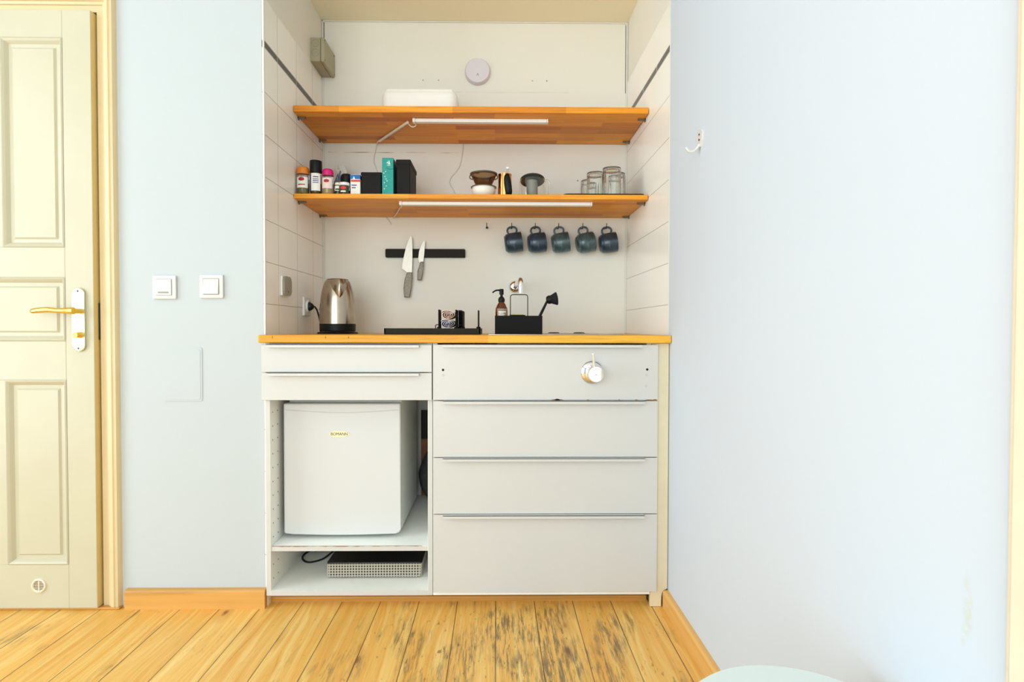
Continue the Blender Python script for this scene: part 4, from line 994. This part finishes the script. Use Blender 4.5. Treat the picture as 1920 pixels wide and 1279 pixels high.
for k in range(n): b.faces.new((g[0][k], g[0][k+1], g[1][k+1], g[1][k]))
lb = part('label', b, mat('taupe label', (146, 128, 104), .6), t)
rr = .0250
for (z, a0, a1) in ((.0830, -.5, .75), (.0775, -.5, .3), (.0735, -.5, .55), (.0695, -.5, .45)):
    h_ = .0022 if z == .0830 else .0010; b = B()
    g = [[b.verts.new((bx_+rr*math.cos(-PI/2+a0+(a1-a0)*k/8), by_+rr*math.sin(-PI/2+a0+(a1-a0)*k/8), zb+zz)) for k in range(9)] for zz in (z-h_, z+h_)]
    for k in range(8): b.faces.new((g[0][k], g[0][k+1], g[1][k+1], g[1][k]))
    part('printed_line', b, M['label'], lb)
b = B(); lathe(b, [(0, .122), (.0120, .122), (.0130, .125), (.0130, .134), (.0095, .140), (.0050, .144), (.0050, .150), (.0080, .151), (.0085, .154), (.0085, .171), (.007, .173), (0, .173)], (bx_, by_, zb), 28)
tube(b, [(bx_, by_, zb+.167), (bx_-.015, by_-.004, zb+.168), (bx_-.026, by_-.006, zb+.165), (bx_-.035, by_-.008, zb+.158)], lambda q: .0038-.0012*q, 10, 5); part('pump', b, M['black_soft'], t)
b = B(); box(b, .058, .104, .1765, .1835, WZ2+.0035, cz1+.0075, .002) if 0 else box(b, .057, .105, .190, .215, WZ2+.0035, cz1+.0078, .003)
solo('sponge', b, M['sponge'], 'yellow-green sponge poking out of the sink caddy', 'sponge', (.08, .2, WZ2+.0035))
t = thing('dish_brush', 'black dish brush leaning out of the right end of the sink caddy', 'brush', (.15, .185, WZ2+.003))
b = B(); hs, he = Vector((.138, .186, WZ2+.007)), Vector((.1990, .190, 1.1110)); tube(b, [hs, hs.lerp(he, .5), he], lambda q: .0050+.0012*math.sin(PI*q), 12, 4, flat=.8); hd = part('handle', b, M['black_soft'], t)
ax = Vector((1, .1, .16)).normalized(); Rb = ax.to_track_quat('Z', 'Y').to_matrix()
b = B(); lathe(b, [(0, -.012), (.012, -.010), (.016, -.004), (.017, .004), (0, .006)], Vector((.2060, .191, 1.1150)), 28, Rb); part('head', b, M['black_soft'], t)
b = B(); lathe(b, [(0, 0), (.014, 0), (.0255, .027), (.0235, .0275), (0, .026)], Vector((.2095, .1915, 1.1156)), 40, Rb, rib=(20, .04)); part('bristles', b, M['bristle'], t)

# wall-mounted spout
t = thing('spout_tap', 'chrome spout coming out of the back wall above the caddy', 'tap', (.088, YB, 1.200))
b = B(); lathe(b, [(0, 0), (.031, 0), (.031, .002), (.029, .008), (.020, .016), (.0145, .018), (0, .018)], (.087, YB, 1.200), 40, RX90); part('wall_plate', b, M['chrome'], t)
b = B(); tube(b, [(.087, YB-.015, 1.200), (.090, .55, 1.203), (.095, .44, 1.206), (.0985, .370, 1.207), (.0995, .345, 1.203), (.1000, .332, 1.190), (.1000, .328, 1.170), (.1000, .328, 1.150)], .0112, 20, 6); part('spout', b, M['chrome'], t)

# ------------------------------------------------------------------ wall things
def switch(x, z, label, kind):
    t = thing('light_switch', label, 'switch', (x, 0, z))
    b = B(); box(b, x-.0415, x+.0415, -.010, 0, z-.0415, z+.0415, .004, 3); part('frame', b, M['switch'], t)
    b = B()
    if kind: prism(b, [(-.0095, z-.027), (-.0165, z-.0265), (-.0115, z+.0265), (-.0095, z+.027)], 'x', x-.0265, x+.0265)
    else: box(b, x-.027, x+.027, -.0135, -.009, z-.028, z+.028, .0015)
    rk = part('rocker', b, M['switch'], t)
    if not kind:
        b = B(); box(b, x-.019, x+.019, -.0139, -.013, z-.0215, z-.0155, .0005); part('indicator_window', b, M['sensor'], rk)
    b = B(); prism(b, rrect(.0575, .0585, .002, 2, x, z), 'y', -.0104, -.0098); part('gap', b, M['sensor'], t)
    return t
switch(-1.178, 1.146, 'white light switch with brown indicator window, nearer the door', 0)
switch(-1.012, 1.149, 'plain white rocker switch, nearer the kitchen niche', 1)

t = thing('coat_hook', 'small white coat hook on the right-hand wall', 'hook', (XR, -.30, 1.55))
b = B(); prism(b, [(-.325, 1.590), (-.318, 1.600), (-.300, 1.606), (-.284, 1.600), (-.277, 1.590), (-.281, 1.570), (-.292, 1.552), (-.308, 1.552), (-.320, 1.570)], 'x', XR-.005, XR+.0012, bev=.0012); bp = part('back_plate', b, M['switch'], t)
for z in (1.590, 1.574): b = B(); cyl(b, (XR-.0048, -.302, z), (XR-.0065, -.302, z), .0032, 12); part('screw', b, M['metal_dark'], bp)
b = B(); tube(b, [(XR-.004, -.300, 1.560), (XR-.012, -.300, 1.548), (XR-.024, -.300, 1.539), (XR-.036, -.300, 1.541), (XR-.045, -.300, 1.552)], lambda q: .0045-.001*q, 12, 5); part('prong', b, M['switch'], t)

# ------------------------------------------------------------------ round stool at the bottom edge
sx_, sy_, R_s, Hs = .430, -1.255, .178, .45
t = thing('round_stool', 'round pale grey stool beside the right-hand wall, cut by the frame', 'stool', (sx_, sy_, 0))
b = B(); lathe(b, [(0, Hs-.028), (R_s-.012, Hs-.028), (R_s, Hs-.020), (R_s, Hs-.006), (R_s-.006, Hs), (0, Hs)], (sx_, sy_, 0), 96); part('seat', b, M['stool'], t)
for k in range(4):
    a = PI/4+k*PI/2; b = B(); cyl(b, (sx_+.155*math.cos(a), sy_+.155*math.sin(a), 0), (sx_+.10*math.cos(a), sy_+.10*math.sin(a), Hs-.028), .011, 16, .013); part('leg', b, M['stool_leg'], t)

# ------------------------------------------------------------------ daylight
def area(name, loc, rot, sx, sy, power, col):
    l = bpy.data.lights.new(name, 'AREA'); l.shape = 'RECTANGLE'; l.size = sx; l.size_y = sy; l.energy = power; l.color = col
    o = bpy.data.objects.new(name, l); COL.objects.link(o); o.location = loc; o.rotation_euler = rot; return o
area('daylight_fill_rear', ((W1[0]+W1[1])/2, RY-.16, (W1[2]+W1[3])/2), (PI/2, 0, 0), 2.65, 2.5, 92, (.80, .93, 1.0))  # unseen rear light, made tall to fill the niche from the front
area('daylight_left_window', (RX-.16, (W2[0]+W2[1])/2, (W2[2]+W2[3])/2), (PI/2, 0, -PI/2), 1.8, 2.5, 60, (.80, .93, 1.0))
w = bpy.data.worlds.new('sky'); S.world = w; w.use_nodes = True
w.node_tree.nodes['Background'].inputs[0].default_value = (.8, .9, 1, 1); w.node_tree.nodes['Background'].inputs[1].default_value = 1.0

# ------------------------------------------------------------------ camera
cam = bpy.data.cameras.new('camera'); co = bpy.data.objects.new('camera', cam); COL.objects.link(co); S.camera = co
cam.sensor_width = 36; cam.lens = 1030/1920*36; cam.shift_x = 17.14/1920; cam.shift_y = -4.715/1920; cam.clip_start = .02
a, p, r = .0112, .0187, .0015
co.location = (0, -1.97, 1.0027)
fw = Vector((math.sin(a)*math.cos(p), math.cos(a)*math.cos(p), -math.sin(p))); rt = Vector((math.cos(a), -math.sin(a), 0)); up = rt.cross(fw)
rt, up = rt*math.cos(r)+up*math.sin(r), up*math.cos(r)-rt*math.sin(r)
co.rotation_euler = Matrix((rt, up, -fw)).transposed().to_euler()
v = S.view_settings; v.view_transform = 'Standard'; v.look = 'None'; v.gamma = 1; v.use_curve_mapping = False; v.exposure = 0.13
